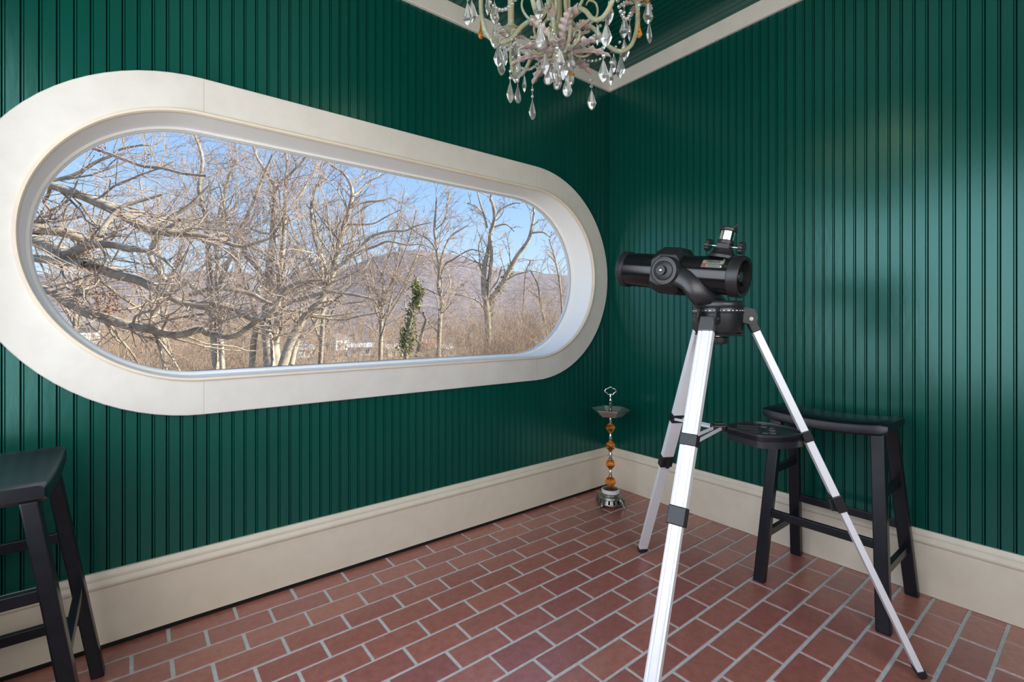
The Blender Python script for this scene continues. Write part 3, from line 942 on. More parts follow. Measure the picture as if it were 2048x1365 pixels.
def meshes():
    k = {}
    # kite pendalogue hanging from (0,0,0) downwards, 1 unit long
    def faceted(prof, n, flat, notch=0.0):
        g = G(); rings = []
        for r, z in prof:
            rings.append([Vector((r * (1 - notch * (i % 2)) * math.cos(2 * PI * i / n), r * flat * math.sin(2 * PI * i / n), z)) for i in range(n)])
        return g.loft(rings)
    def wire_loop(g, z0, z1, r):
        pts = [Vector((r * math.sin(2 * PI * i / 10), 0, (z0 + z1) / 2 + (z1 - z0) / 2 * math.cos(2 * PI * i / 10))) for i in range(10)]
        g.tube(pts, 0.0005, 4, closed=True)
    kite = faceted([(0.003, 0.0), (0.007, -0.010), (0.0155, -0.034), (0.0185, -0.042), (0.013, -0.056), (0.006, -0.064), (0.001, -0.068)], 10, 0.38, 0.10)
    k['kite'] = kite.mesh('crystal_drop')
    k['pear'] = faceted([(0.002, 0.0), (0.006, -0.012), (0.0135, -0.032), (0.0165, -0.044), (0.014, -0.055), (0.008, -0.062), (0.001, -0.065)], 12, 0.55).mesh('crystal_drop')
    k['slim'] = faceted([(0.002, 0.0), (0.005, -0.010), (0.009, -0.030), (0.0075, -0.045), (0.001, -0.058)], 6, 0.6).mesh('crystal_drop')
    k['bead'] = faceted([(0.001, 0.0), (0.005, -0.0025), (0.0065, -0.0065), (0.005, -0.0105), (0.001, -0.013)], 8, 0.7).mesh('crystal_bead')
    am = G()
    am.lathe([(0.0012, 0.0), (0.0020, -0.006), (0.0022, -0.030), (0.0024, -0.052), (0.0040, -0.062), (0.0078, -0.072), (0.0088, -0.079), (0.0070, -0.086), (0.0030, -0.0895)], 14)
    k['amber'] = am.mesh('amber_drop', 'all')
    hk = G(); wire_loop(hk, 0.0, -0.012, 0.003)
    k['hook'] = hk.mesh('hook', 'all')
    for n_ in ('kite', 'pear', 'slim', 'bead'): k[n_].materials.append(MATS['crystal'])
    k['amber'].materials.append(MATS['amber_drop']); k['hook'].materials.append(MATS['chrome'])
    return k
KM_ = meshes()
def hang(p, kinds, yaw=None):
    """hang a string of pieces below p"""
    z = 0.0
    yaw = YAW - PI / 2 + random.uniform(-0.9, 0.9) if yaw is None else yaw
    for kd in kinds:
        h = link('hook', KM_['hook'], None, ch); h.location = p + Vector((0, 0, z)); h.rotation_euler = (0, 0, yaw + 1.2); z -= 0.0105
        o = link({'kite': 'crystal_drop', 'pear': 'crystal_drop', 'slim': 'crystal_drop', 'bead': 'crystal_bead', 'amber': 'amber_drop'}[kd], KM_[kd], None, ch)
        o.location = p + Vector((0, 0, z)); o.rotation_euler = (0, 0, yaw)
        z -= {'kite': 0.067, 'pear': 0.064, 'slim': 0.057, 'bead': 0.0125, 'amber': 0.089}[kd]

def leaf(base, out, up, L, Wd, curl, name='leaf', m='bronze_leaf'):
    """acanthus leaf from base, along out, arching by curl"""
    out = out.normalized(); side = out.cross(up).normalized(); up = side.cross(out).normalized()
    n = 26; rows = []
    for i in range(n + 1):
        t = i / n
        c = base + out * (L * t) + up * (L * curl * math.sin(t * 2.2) - L * 0.12 * t * t)
        lob = 0.52 + 0.48 * abs(math.sin(t * PI * 5.0))
        w = Wd * (math.sin(PI * min(1, t * 0.93 + 0.07)) ** 0.6) * lob * (1 - 0.35 * t)
        row = []
        for s in (-1, -0.55, -0.1, 0, 0.1, 0.55, 1):
            rp = 0.22 * w * math.sin(t * PI * 10 + abs(s) * 3.0) * (abs(s) > 0.3)
            sweep = out * (abs(s) * w * 0.35)
            row.append(c + side * (s * w) + up * (abs(s) * w * 0.30 + rp - (0.001 if s == 0 else 0)) + sweep)
        rows.append(row)
    g = G(); vs = [p for r in rows for p in r]; m_ = 7
    g.add(vs, [(i * m_ + j, i * m_ + j + 1, (i + 1) * m_ + j + 1, (i + 1) * m_ + j) for i in range(n) for j in range(m_ - 1)])
    o = g.build(name, m, ch, smooth='all')
    sl = o.modifiers.new('thickness', 'SOLIDIFY'); sl.thickness = 0.0016
    return rows[-1][3]

# stem, cage bars, canopy and chain
G().lathe([(0.004, 2.005), (0.011, 2.012), (0.017, 2.026), (0.024, 2.040), (0.027, 2.055), (0.022, 2.072), (0.016, 2.085), (0.024, 2.100), (0.029, 2.118), (0.022, 2.136), (0.012, 2.150), (0.010, 2.180), (0.010, 2.46), (0.018, 2.47), (0.012, 2.49), (0.004, 2.50)], 20).build('stem', 'verdigris', ch, smooth=True)
bd = G()
for k in range(14):
    a = 2 * PI * k / 14
    bd.lathe([(0.001, -0.005), (0.004, -0.003), (0.005, 0), (0.004, 0.003), (0.001, 0.005)], 8, Matrix.Translation(Vector((0.026 * math.cos(a), 0.026 * math.sin(a), 2.098))))
bd.build('bead_collar', 'verdigris', ch, smooth=True)
G().lathe([(0.055, CZ), (0.055, CZ - 0.008), (0.040, CZ - 0.024), (0.012, CZ - 0.036), (0.006, CZ - 0.040)], 24).build('ceiling_canopy', 'verdigris', ch, smooth=True)
z = 2.495; k = 0
while z < CZ - 0.045:
    pts = [Vector((0.010 * math.cos(t), 0, 0.019 * math.sin(t))) for t in [2 * PI * i / 14 for i in range(14)]]
    M = Matrix.Rotation(PI / 2 * (k % 2), 3, 'Z')
    G().tube([M @ p + Vector((0, 0, z + 0.015)) for p in pts], 0.0022, 6, closed=True).build('chain_link', 'verdigris', ch, smooth='all')
    z += 0.031; k += 1

ARMS = [2, 128, 192, 246, 303]
for n_, dg in enumerate(ARMS):
    path = [(0.026, 2.045), (0.050, 2.072), (0.056, 2.105), (0.060, 2.135), (0.088, 2.152), (0.125, 2.128), (0.160, 2.084), (0.200, 2.066), (0.236, 2.085), (0.254, 2.130), (0.259, 2.180), (0.258, 2.232)]
    pts = spline([CP(dg, r, zz) for r, zz in path], 6)
    arm_ = G().tube(pts, 0.0072, 10).build('arm', 'verdigris', ch, smooth='all')
    s1 = spline([CP(dg, r, zz) for r, zz in ((0.080, 2.148), (0.108, 2.160), (0.126, 2.190), (0.120, 2.222), (0.098, 2.230), (0.088, 2.215))], 6)
    G().tube(s1, [0.0062 - 0.0026 * i / len(s1) for i in range(len(s1))], 8, flat=0.7).build('scroll', 'verdigris', arm_, smooth='all')
    s2 = spline([CP(dg, r, zz) for r, zz in ((0.040, 2.060), (0.066, 2.046), (0.096, 2.052), (0.100, 2.078), (0.080, 2.086), (0.072, 2.074))], 6)
    G().tube(s2, [0.0056 - 0.002 * i / len(s2) for i in range(len(s2))], 8, flat=0.7).build('scroll', 'verdigris', arm_, smooth='all')
    s3 = spline([CP(dg, r, zz) for r, zz in ((0.060, 2.140), (0.036, 2.170), (0.030, 2.24), (0.032, 2.34), (0.020, 2.44), (0.010, 2.462))], 6)
    G().tube(s3, 0.0062, 8).build('cage_bar', 'verdigris', ch, smooth='all')
    # wire wrap binding scroll and arm
    wr = G(); ca = CP(dg, 0.082, 2.151); td = (CP(dg, 0.10, 2.146) - CP(dg, 0.066, 2.146)).normalized(); _, uu, ww = orth(td)
    for k in range(7):
        c_ = ca + td * (-0.015 + 0.005 * k)
        wr.tube([c_ + (uu * math.cos(2 * PI * i / 12) * 0.0105 + ww * math.sin(2 * PI * i / 12) * 0.0135) for i in range(12)], 0.0026, 5, closed=True)
    wr.build('wire_wrap', 'bronze_leaf', arm_, smooth='all')
    # candle cup, leaf cup, sleeve, bulb
    top = CP(dg, 0.258, 2.235)
    M = Matrix.Translation(top)
    G().lathe([(0.006, -0.010), (0.014, -0.004), (0.024, 0.006), (0.036, 0.012), (0.042, 0.014), (0.040, 0.017), (0.018, 0.018), (0.016, 0.040), (0.0, 0.042)], 24, M).build('candle_cup', 'verdigris', ch, smooth=True)
    G().lathe([(0.012, 0.018), (0.012, 0.185), (0.0, 0.186)], 16, M).build('candle_sleeve', 'verdigris', ch, smooth=True)
    G().lathe([(0.006, 0.185), (0.012, 0.198), (0.015, 0.212), (0.012, 0.230), (0.005, 0.248), (0.001, 0.256)], 14, M).build('bulb', 'bulb', ch, smooth='all')
    bl_ = lamp('bulb_light', 'POINT', top + Vector((0, 0, 0.22)), energy=1.3, shadow_soft_size=0.02, color=(1.0, 0.74, 0.45)); bl_.parent = ch
    for k in range(5):
        a = dg + 72 * k + 20
        leaf(top + Vector((0, 0, -0.008)) + cdir(a) * 0.012, (cdir(a) + Vector((0, 0, -0.25))), Vector((0, 0, 1)), 0.050, 0.014, 0.25, 'cup_leaf')
    # pieces hanging from the cup
    hang(top + cdir(dg + 15) * 0.046 + Vector((0, 0, -0.010)), ['bead', 'bead', 'kite'])
    hang(top + cdir(dg - 50) * 0.040 + Vector((0, 0, 0.004)), ['bead', 'kite'])
    hang(top + cdir(dg + 165) * 0.042 + Vector((0, 0, 0.006)), ['bead', 'bead', 'kite', 'kite'])
    hang(top + cdir(dg + 110) * 0.042 + Vector((0, 0, -0.02)), ['bead', 'slim'])
    hang(top + cdir(dg - 95) * 0.034 + Vector((0, 0, -0.02)), ['bead', 'amber'])
    # amber flower bead in the cup
    G().lathe([(0.002, -0.012), (0.007, -0.008), (0.009, 0), (0.006, 0.008), (0.002, 0.010)], 12, Matrix.Translation(top + cdir(dg - 35) * 0.034 + Vector((0, 0, -0.010)))).build('amber_bead', 'amber_drop', ch, smooth='all')
    # drops below the dip of the arm
    hang(CP(dg, 0.180, 2.064), ['slim'])
    hang(CP(dg + 3, 0.205, 2.060), ['bead', 'pear'] if n_ % 2 else ['kite'])
    # swag of crystal beads to the next arm
    nx = ARMS[(n_ + 1) % 5] + (360 if n_ == 4 else 0)
    if nx - dg < 100:
        A, B = CP(dg, 0.238, 2.205), CP(nx, 0.238, 2.205)
        sw = G()
        for k in range(1, 14):
            t = k / 14
            p = A.lerp(B, t) + Vector((0, 0, -0.34 * t * (1 - t)))
            sw.lathe([(0.0015, -0.006), (0.0052, -0.003), (0.0062, 0), (0.0052, 0.003), (0.0015, 0.006)], 7, Matrix.Translation(p))
        sw.build('bead_swag', 'crystal', ch)
    A, B = CP(dg, 0.060, 2.060), CP(dg, 0.232, 2.150)
    sw = G()
    for k in range(1, 13):
        t = k / 13
        p = A.lerp(B, t) + Vector((0, 0, -0.20 * t * (1 - t))) + cdir(dg + 90) * 0.024
        sw.lathe([(0.0015, -0.005), (0.0048, -0.0025), (0.0056, 0), (0.0048, 0.0025), (0.0015, 0.005)], 7, Matrix.Translation(p))
    sw.build('bead_swag', 'crystal', ch)
# leaves round the body: lower rosette carries crystal strings at the tips
for dg, rise in ((-8, 0.02), (42, 0.10), (120, -0.05), (165, 0.06), (215, -0.10), (262, -0.20), (318, 0.0)):
    tip_ = leaf(CP(dg, 0.022, 2.050), cdir(dg) + Vector((0, 0, -0.10 + rise)), Vector((0, 0, 1)), 0.145, 0.030, 0.10)
    hang(tip_ + Vector((0, 0, -0.001)), random.choice([['bead', 'bead', 'kite'], ['bead', 'slim'], ['bead', 'bead', 'kite']]))
for dg in (10, 85, 150, 205, 285, 335):
    leaf(CP(dg, 0.024, 2.085), cdir(dg) + Vector((0, 0, 0.75)), Vector((0, 0, 1)), 0.100, 0.027, 0.05)
for dg in (30, 110, 190, 250, 300):
    leaf(CP(dg, 0.010, 2.030), cdir(dg) * 0.55 + Vector((0, 0, -1)), cdir(dg), 0.060, 0.018, 0.22)
    hang(CP(dg + 14, 0.052, 2.052), ['kite'] if dg % 20 else ['pear'])
    hang(CP(dg - 16, 0.036, 2.028), ['pear'] if dg % 20 else ['kite'])
hang(CP(330, 0.028, 2.004), ['bead', 'pear'], YAW - PI / 2)
G().lathe([(0.002, -0.008), (0.006, -0.004), (0.0075, 0), (0.006, 0.005), (0.002, 0.008)], 12, Matrix.Translation(CP(345, 0.040, 1.985))).build('amber_bead', 'amber_drop', ch, smooth='all')

# ================================================================== OUTDOORS
def sstep(x, a, b):
    t = np.clip((x - a) / (b - a), 0, 1); return t * t * (3 - 2 * t)
RIDGE = np.array([(-1500, 560), (-200, 552), (100, 548), (300, 556), (420, 548), (560, 556), (690, 540), (750, 519), (800, 508), (840, 505), (900, 512), (960, 526), (1010, 541), (1070, 550), (1140, 557), (1400, 562), (3000, 560)], float)
def ground_z(x, y):
    dx, dy = x - CAM[0], y - CAM[1]
    r = np.hypot(dx, dy)
    z = -3.6 - 7.6 * sstep(r, 6, 120)
    dep = dx * FW[0] + dy * FW[1]; lat = dx * RT[0] + dy * RT[1]
    px = np.where(dep > 1, CX + FPX * lat / np.maximum(dep, 1), 3000)
    hz = CAMH + (HY - np.interp(px, RIDGE[:, 0], RIDGE[:, 1])) / FPX * 760 * np.where(dep > 1, np.maximum(dep, 1) / np.maximum(r, 1), 0.7)
    hz = hz + 3 * np.sin(x * 0.02) * np.cos(y * 0.017)
    return z + (hz - z) * sstep(r, 250, 760)

def polar(name, r0, r1, nr, na, m, bumpy):
    rr = np.geomspace(r0, r1, nr); aa = np.linspace(0, 2 * PI, na, endpoint=False)
    A, R_ = np.meshgrid(aa, rr)
    X = CAM[0] + R_ * np.cos(A); Y = CAM[1] + R_ * np.sin(A)
    Z = ground_z(X, Y) + bumpy * rng.normal(size=X.shape) * np.minimum(1, R_ / 40)
    V_ = np.stack([X, Y, Z], -1).reshape(-1, 3)
    i = np.arange(nr - 1)[:, None]; j = np.arange(na)[None]
    j2 = (j + 1) % na
    F_ = np.stack([i * na + j, i * na + j2, (i + 1) * na + j2, (i + 1) * na + j], -1).reshape(-1, 4)
    return np_mesh(name, V_, F_, m, True)

def np_mesh(name, V_, F_, m, smooth=False):
    me = bpy.data.meshes.new(name)
    nv, nf, k = len(V_), len(F_), F_.shape[1]
    me.vertices.add(nv); me.vertices.foreach_set('co', np.ascontiguousarray(V_, np.float32).ravel())
    me.loops.add(nf * k); me.loops.foreach_set('vertex_index', np.ascontiguousarray(F_, np.int32).ravel())
    me.polygons.add(nf); me.polygons.foreach_set('loop_start', np.arange(nf, dtype=np.int32) * k)
    if smooth: me.polygons.foreach_set('use_smooth', np.ones(nf, bool))
    me.update(calc_edges=True)
    me.materials.append(MATS[m])
    return me

struct(link('ground', polar('ground', 4.0, 260, 60, 360, 'ground_leaf', 0.10)))
struct(link('hills', polar('hills', 250, 900, 70, 540, 'far_forest', 0.35)))

# ---- bare trees: tubes in batches
def tubes(P, R, sides):
    """P (N,k,3), R (N,k) -> verts, quads"""
    N, k, _ = P.shape
    T = np.gradient(P, axis=1); T /= np.linalg.norm(T, axis=2, keepdims=True) + 1e-9
    ref = np.where(np.abs(T[:, :1, 2:3]) < 0.9, np.array([0, 0, 1.0]), np.array([1.0, 0, 0]))
    ref = np.broadcast_to(ref, T.shape)
    U = np.cross(T, ref); U /= np.linalg.norm(U, axis=2, keepdims=True) + 1e-9
    W_ = np.cross(T, U)
    a = np.arange(sides) * 2 * PI / sides
    Vt = P[:, :, None] + R[:, :, None, None] * (U[:, :, None] * np.cos(a)[None, None, :, None] + W_[:, :, None] * np.sin(a)[None, None, :, None])
    idx = np.arange(N * k * sides).reshape(N, k, sides)
    nx = np.roll(idx, -1, axis=2)
    Q = np.stack([idx[:, :-1], nx[:, :-1], nx[:, 1:], idx[:, 1:]], -1).reshape(-1, 4)
    return Vt.reshape(-1, 3), Q

def resample(P, R, k):
    d = np.r_[0, np.cumsum(np.linalg.norm(np.diff(P, axis=0), axis=1))]
    t = np.linspace(0, d[-1], k)
    return np.stack([np.interp(t, d, P[:, c]) for c in range(3)], 1), np.interp(t, d, R)

def grow(P, R, n_per_m, k, ang, lrange, rfac, rmin, curv, up, t0=0.12, nmin=2, cap=None):
    """one generation of side branches on every parent (P (N,kp,3))"""
    N, kp, _ = P.shape
    seg = np.linalg.norm(np.diff(P, axis=1), axis=2); Ls = seg.sum(1)
    cnt = np.maximum(nmin, rng.poisson(n_per_m * Ls))
    if cap: cnt = np.minimum(cnt, cap)
    pi_ = np.repeat(np.arange(N), cnt); M = len(pi_)
    t = t0 + (1 - t0) * rng.random(M) ** 0.85
    f = t * (kp - 1); i = np.minimum(f.astype(int), kp - 2); u = (f - i)[:, None]
    p0 = P[pi_, i] * (1 - u) + P[pi_, i + 1] * u
    r0 = R[pi_, i] * (1 - u[:, 0]) + R[pi_, i + 1] * u[:, 0]
    T = P[pi_, i + 1] - P[pi_, i]; T /= np.linalg.norm(T, axis=1, keepdims=True) + 1e-9
    rv = rng.normal(size=(M, 3)); rv -= T * (rv * T).sum(1, keepdims=True); rv /= np.linalg.norm(rv, axis=1, keepdims=True)
    an = np.radians(rng.uniform(*ang, M))[:, None]
    d = T * np.cos(an) + rv * np.sin(an); d[:, 2] += up
    d /= np.linalg.norm(d, axis=1, keepdims=True)
    L = rng.uniform(*lrange, M) * (1.15 - 0.6 * t) * np.clip(Ls[pi_] / (Ls.mean() + 1e-9), 0.45, 1.5)
    st_ = (L / (k - 1))[:, None]
    pts = [p0]
    for s in range(k - 1):
        pts.append(pts[-1] + d * st_)
        d = d + rng.normal(size=(M, 3)) * curv; d[:, 2] += up * 0.25
        d /= np.linalg.norm(d, axis=1, keepdims=True)
    rs = np.maximum(r0 * rfac, rmin)
    Rr = rs[:, None] * np.linspace(1, 0.42, k)[None]
    return np.stack(pts, 1), np.maximum(Rr, rmin * 0.6)

def join(parts):
    vs, qs, k = [], [], 0
    for v, q in parts:
        vs.append(v); qs.append(q + k); k += len(v)
    return np.concatenate(vs), np.concatenate(qs)

def leaves(pts, size, spread, m, name, parent):
    n = len(pts)
    c = pts + rng.normal(size=(n, 3)) * spread
    a = rng.normal(size=(n, 3)); a /= np.linalg.norm(a, axis=1, keepdims=True)
    b = np.cross(a, rng.normal(size=(n, 3))); b /= np.linalg.norm(b, axis=1, keepdims=True)
    s = size * rng.uniform(0.6, 1.3, n)[:, None]
    V_ = np.stack([c - a * s, c + b * s * 0.7, c + a * s, c - b * s * 0.7], 1).reshape(-1, 3)
    o = link(name, np_mesh(name, V_, np.arange(4 * n).reshape(n, 4), m), None, parent); o['kind'] = 'stuff'
    return o

def tree(name, label, dist, limbs, dens=(2.2, 3.2, 5.0), lens=((0.7, 1.8), (0.35, 0.9), (0.18, 0.45)), bark='bark', twig='twig', depth_var=0.9, up=0.12, root=None, ivy=None, rpx=0.55, levels=3, group=None):
    """limbs: list of (pixels, widths in pixels[, depth offset]); the tree stands 'dist' ahead of the camera"""
    mm = dist / FPX
    main = []
    for li, l in enumerate(limbs):
        pts, w = l[0], l[1]
        off = l[2] if len(l) > 2 else rng.uniform(-0.3, 0.3) * depth_var
        k0 = len(pts)
        if isinstance(w, (int, float)): w = [w, w * 0.5]
        ww = np.interp(np.linspace(0, 1, k0), np.linspace(0, 1, len(w)), w)
        sl = rng.uniform(-1, 1) * depth_var
        P = np.array([PX(p[0], p[1], dist + off + sl * i / max(1, k0 - 1)) for i, p in enumerate(pts)])
        Ps = np.array([tuple(q) for q in spline(P, 4)])
        Rs = np.interp(np.linspace(0, 1, len(Ps)), np.linspace(0, 1, k0), ww / 2 * mm)
        main.append((Ps, Rs))
    base = main[0][0][0] if root is None else PX(root[0], root[1], dist)
    gz = float(ground_z(np.array(base[0]), np.array(base[1])))
    t = empty(name, (float(base[0]), float(base[1]), gz)); org = np.array([base[0], base[1], gz])
    tag(t, label, 'tree', group)
    # trunk down to the ground
    if root is None:
        P0, R0 = main[0]
        foot = np.array([base[0], base[1], gz - 0.2]); q = np.linspace(0, 1, 6)[:, None]
        trunkP = [np.concatenate([foot * (1 - q) + P0[0] * q, P0[1:]])]; trunkR = [np.concatenate([R0[0] * (1.5 - 0.5 * q[:, 0]), R0[1:]])]
        rest_ = main[1:]
    else:
        foot = np.array([base[0], base[1], gz - 0.2]); q = np.linspace(0, 1, 10)[:, None]
        topz = foot + np.array([0, 0, root[2] - gz])
        trunkP = [foot * (1 - q) + topz * q]; trunkR = [root[3] * (1.2 - 0.7 * q[:, 0])]
        rest_ = main
    V_, Q_ = tubes(trunkP[0][None] - org, trunkR[0][None], 10)
    link('trunk', np_mesh('trunk', V_, Q_, bark, True), None, t)
    for P0, R0 in rest_:
        V_, Q_ = tubes(P0[None] - org, R0[None], 7)
        link('limb', np_mesh('limb', V_, Q_, bark, True), None, t)
    src = rest_ + ([main[0]] if root is None else [])
    P = []; R = []
    for P0, R0 in src:
        a, b = resample(P0, R0, 12); P.append(a); R.append(b)
    P = np.array(P); R = np.array(R)
    rmin = rpx * mm
    bat = []
    P1, R1 = grow(P, R, dens[0], 7, (25, 70), lens[0], 0.30, rmin * 1.15, 0.22, up)
    bat.append(tubes(P1 - org, R1, 4))
    br_ = link('branches', np_mesh('branches', *join(bat), bark, True), None, t); br_['kind'] = 'stuff'
    bat = []
    P2, R2 = grow(P1, R1, dens[1], 5, (25, 65), lens[1], 0.55, rmin, 0.20, up * 0.8, nmin=3)
    bat.append(tubes(P2 - org, R2, 3))
    if levels > 2:
        P3, R3 = grow(P2, R2, dens[2], 4, (20, 60), lens[2], 0.6, rmin * 0.8, 0.18, up * 0.8, nmin=2)
        bat.append(tubes(P3 - org, R3, 3))
    tw = link('twigs', np_mesh('twigs', *join(bat), twig), None, t); tw['kind'] = 'stuff'
    if ivy:
        for pts, w, n in ivy:
            Pp = np.array([PX(p[0], p[1], dist) for p in pts]); Ps = np.array([tuple(q) for q in spline(Pp, 6)])
            leaves(Ps[rng.integers(0, len(Ps), n)] - org, 2.6 * mm, w / 2.6 * mm, 'ivy', 'ivy', t)
    return t, org

TA_ = [
    ([(-60, 330), (40, 355), (102, 371), (146, 385), (184, 400), (222, 417), (250, 432), (279, 450), (308, 463), (346, 467), (399, 472), (437, 480), (479, 493), (513, 486), (560, 470)], [15, 15, 17, 19, 22, 20, 15, 12, 9, 6, 4]),
    ([(-60, 448), (30, 452), (71, 457), (108, 461), (146, 469), (174, 480), (210, 486)], [26, 24, 22, 20, 16]),
    ([(-60, 430), (20, 455), (73, 482), (108, 499), (136, 512), (159, 522), (193, 535), (231, 549), (279, 562), (308, 577), (336, 592), (374, 610), (420, 613)], [28, 26, 25, 24, 22, 19, 16, 13, 9]),
    ([(136, 514), (155, 501), (184, 490), (222, 490), (260, 497), (298, 503), (327, 518), (350, 540)], [18, 16, 14, 12, 8, 4]),
    ([(-60, 500), (30, 512), (79, 518), (127, 524), (170, 530)], [18, 15, 14]),
    ([(-40, 540), (50, 565), (104, 585), (136, 602), (174, 625), (212, 638), (250, 650), (298, 659), (336, 669), (365, 669), (399, 660), (421, 669), (468, 673), (503, 650), (550, 619), (564, 587), (595, 566), (644, 560)], [12, 14, 18, 22, 20, 17, 15, 13, 12, 10, 9, 7, 5]),
    ([(150, 285), (182, 295), (222, 309), (260, 324), (289, 333), (327, 337), (365, 347), (410, 352)], [7, 6, 4]),
    ([(60, 372), (111, 360), (155, 347), (193, 324), (226, 310), (241, 299), (279, 291), (302, 291)], [7, 6, 3]),
    ([(101, 375), (96, 392), (88, 404), (101, 421), (100, 432), (77, 436)], [7, 6, 5]),
    ([(101, 421), (123, 411), (142, 392), (155, 362)], [5, 3]),
    ([(420, 370), (382, 408), (346, 432), (327, 450), (300, 462)], [4, 8, 11]),
    ([(322, 390), (281, 402), (250, 411), (226, 430), (209, 453), (199, 474)], [5, 8, 9]),
    ([(380, 590), (421, 578), (462, 580), (507, 590), (523, 599), (548, 611)], [9, 9, 7]),
    ([(330, 560), (300, 515), (306, 490), (318, 470), (360, 440)], [9, 8, 6]),
    ([(374, 610), (411, 607), (437, 611), (472, 621), (495, 635), (530, 640)], [11, 9, 6]),
]
tree_a, orgA = tree('oak_tree', 'near bare oak with thick knobbly limbs reaching across the oval window', 8.6, TA_, dens=(4.2, 5.0, 6.0), lens=((0.6, 1.9), (0.35, 0.9), (0.18, 0.5)), depth_var=1.0, up=0.14, root=(-190, 500, 4.2, 0.42), rpx=0.36)
pc_ = np.array([PX(212 + rng.uniform(-26, 26), 604 + rng.uniform(-22, 22), 8.6 + rng.uniform(-.2, .2)) for _ in range(260)] + [PX(350 + rng.uniform(-10, 10), 515 + rng.uniform(-14, 14), 8.6) for _ in range(60)] + [PX(196 + rng.uniform(-12, 12), 298 + rng.uniform(-8, 8), 8.6) for _ in range(40)] + [PX(290 + rng.uniform(-6, 6), 318 + rng.uniform(-8, 8), 8.6) for _ in range(30)])
leaves(pc_ - orgA, 0.022, 0.02, 'dry_leaf', 'dry_leaves', tree_a)

TB_ = [
    ([(540, 738), (536, 685), (532, 644), (536, 593), (538, 541), (544, 500), (546, 469), (548, 430), (550, 383), (546, 364), (523, 330), (512, 310), (500, 270)], [22, 19, 17, 15, 13, 11, 8, 6, 4]),
    ([(554, 738), (550, 685), (556, 634), (560, 582), (562, 531), (566, 490), (570, 430), (570, 373), (574, 330), (570, 290)], [18, 14, 11, 9, 6, 4]),
    ([(564, 735), (577, 695), (597, 654), (612, 632), (646, 595), (667, 541), (677, 490), (689, 449), (700, 415), (704, 392), (702, 371), (687, 347), (660, 330)], [19, 17, 14, 12, 10, 9, 6, 4]),
    ([(583, 730), (595, 685), (622, 658), (644, 630), (660, 600), (700, 560)], [11, 8, 5]),
    ([(503, 740), (507, 685), (511, 654), (505, 600), (499, 587), (478, 541), (470, 512), (455, 470), (450, 420), (440, 370)], [12, 11, 10, 8, 6, 4]),
    ([(432, 745), (425, 650), (419, 562), (417, 520), (415, 480), (410, 430), (398, 380), (405, 320), (390, 270)], [13, 11, 9, 7, 5]),
    ([(445, 740), (440, 650), (434, 566), (435, 531), (433, 490), (437, 440), (450, 380), (470, 320)], [10, 8, 5]),
    ([(434, 570), (441, 562), (456, 527), (468, 498), (480, 460), (500, 420), (520, 370), (545, 310)], [9, 7, 4]),
    ([(532, 560), (528, 552), (495, 515), (482, 498), (470, 460)], [9, 8, 5]),
    ([(550, 383), (563, 364), (590, 339), (618, 307), (640, 280)], [6, 4]),
    ([(560, 615), (585, 603), (616, 595), (657, 584), (708, 590), (750, 600)], [9, 7, 4]),
    ([(558, 590), (585, 584), (612, 566), (644, 570), (690, 555), (720, 540)], [8, 5, 3]),
    ([(515, 590), (519, 574), (536, 562), (560, 556), (570, 530), (600, 500)], [8, 6, 4]),
    ([(558, 619), (595, 623), (634, 631), (677, 631), (720, 622)], [7, 5, 3]),
    ([(700, 415), (725, 405), (763, 401), (786, 397), (803, 409)], [6, 4, 2]),
    ([(704, 392), (715, 386), (734, 367), (757, 351), (763, 330)], [5, 4, 2]),
    ([(667, 541), (700, 515), (738, 477), (757, 468), (786, 462), (810, 462), (833, 452), (862, 445)], [8, 6, 4, 2]),
    ([(690, 515), (719, 503), (748, 494), (776, 483), (814, 490), (843, 489), (870, 500)], [6, 4, 2]),
    ([(689, 449), (719, 449), (748, 447), (770, 435), (800, 420)], [5, 3, 2]),
    ([(546, 469), (520, 465), (490, 452), (450, 448), (415, 446)], [5, 3]),
    ([(570, 430), (600, 390), (625, 350), (640, 320), (650, 290)], [5, 3]),
    ([(646, 595), (652, 540), (630, 480), (622, 420), (630, 380), (650, 345)], [8, 6, 4]),
    ([(612, 632), (680, 640), (715, 633), (760, 625)], [5, 3]),
]
tree('maple_tree', 'bare tree with many upright trunks splaying from one base beyond the sill', 14.5, TB_, dens=(3.0, 3.6, 4.2), lens=((0.8, 2.4), (0.5, 1.2), (0.25, 0.7)), depth_var=1.3, up=0.16, bark='bark_pale', twig='twig', rpx=0.36)
TC_ = [
    ([(877, 715), (879, 660), (881, 630), (884, 604), (877, 576), (879, 540), (874, 505), (869, 462), (871, 426), (873, 395)], [9, 9, 8, 8, 7, 6, 4, 2]),
    ([(879, 545), (884, 515), (892, 490), (905, 470), (936, 451)], [5, 4, 2]),
    ([(880, 560), (890, 530), (905, 520), (940, 500), (965, 505)], [4, 3, 2]),
    ([(884, 600), (900, 570), (898, 550), (915, 530)], [4, 3, 2]),
    ([(872, 500), (858, 480), (840, 470), (820, 455)], [4, 2]),
    ([(869, 462), (890, 440), (895, 410), (898, 380)], [3, 2]),
    ([(835, 705), (846, 660), (852, 640), (846, 626)], [7, 6, 4]),
]
tree('slender_tree', 'slender bare tree with a dark crooked stem in front of the wooded hill', 24, TC_, dens=(2.4, 2.6, 2.8), lens=((1.0, 2.8), (0.6, 1.5), (0.4, 0.9)), depth_var=1.2, up=0.2, twig='twig', rpx=0.42)
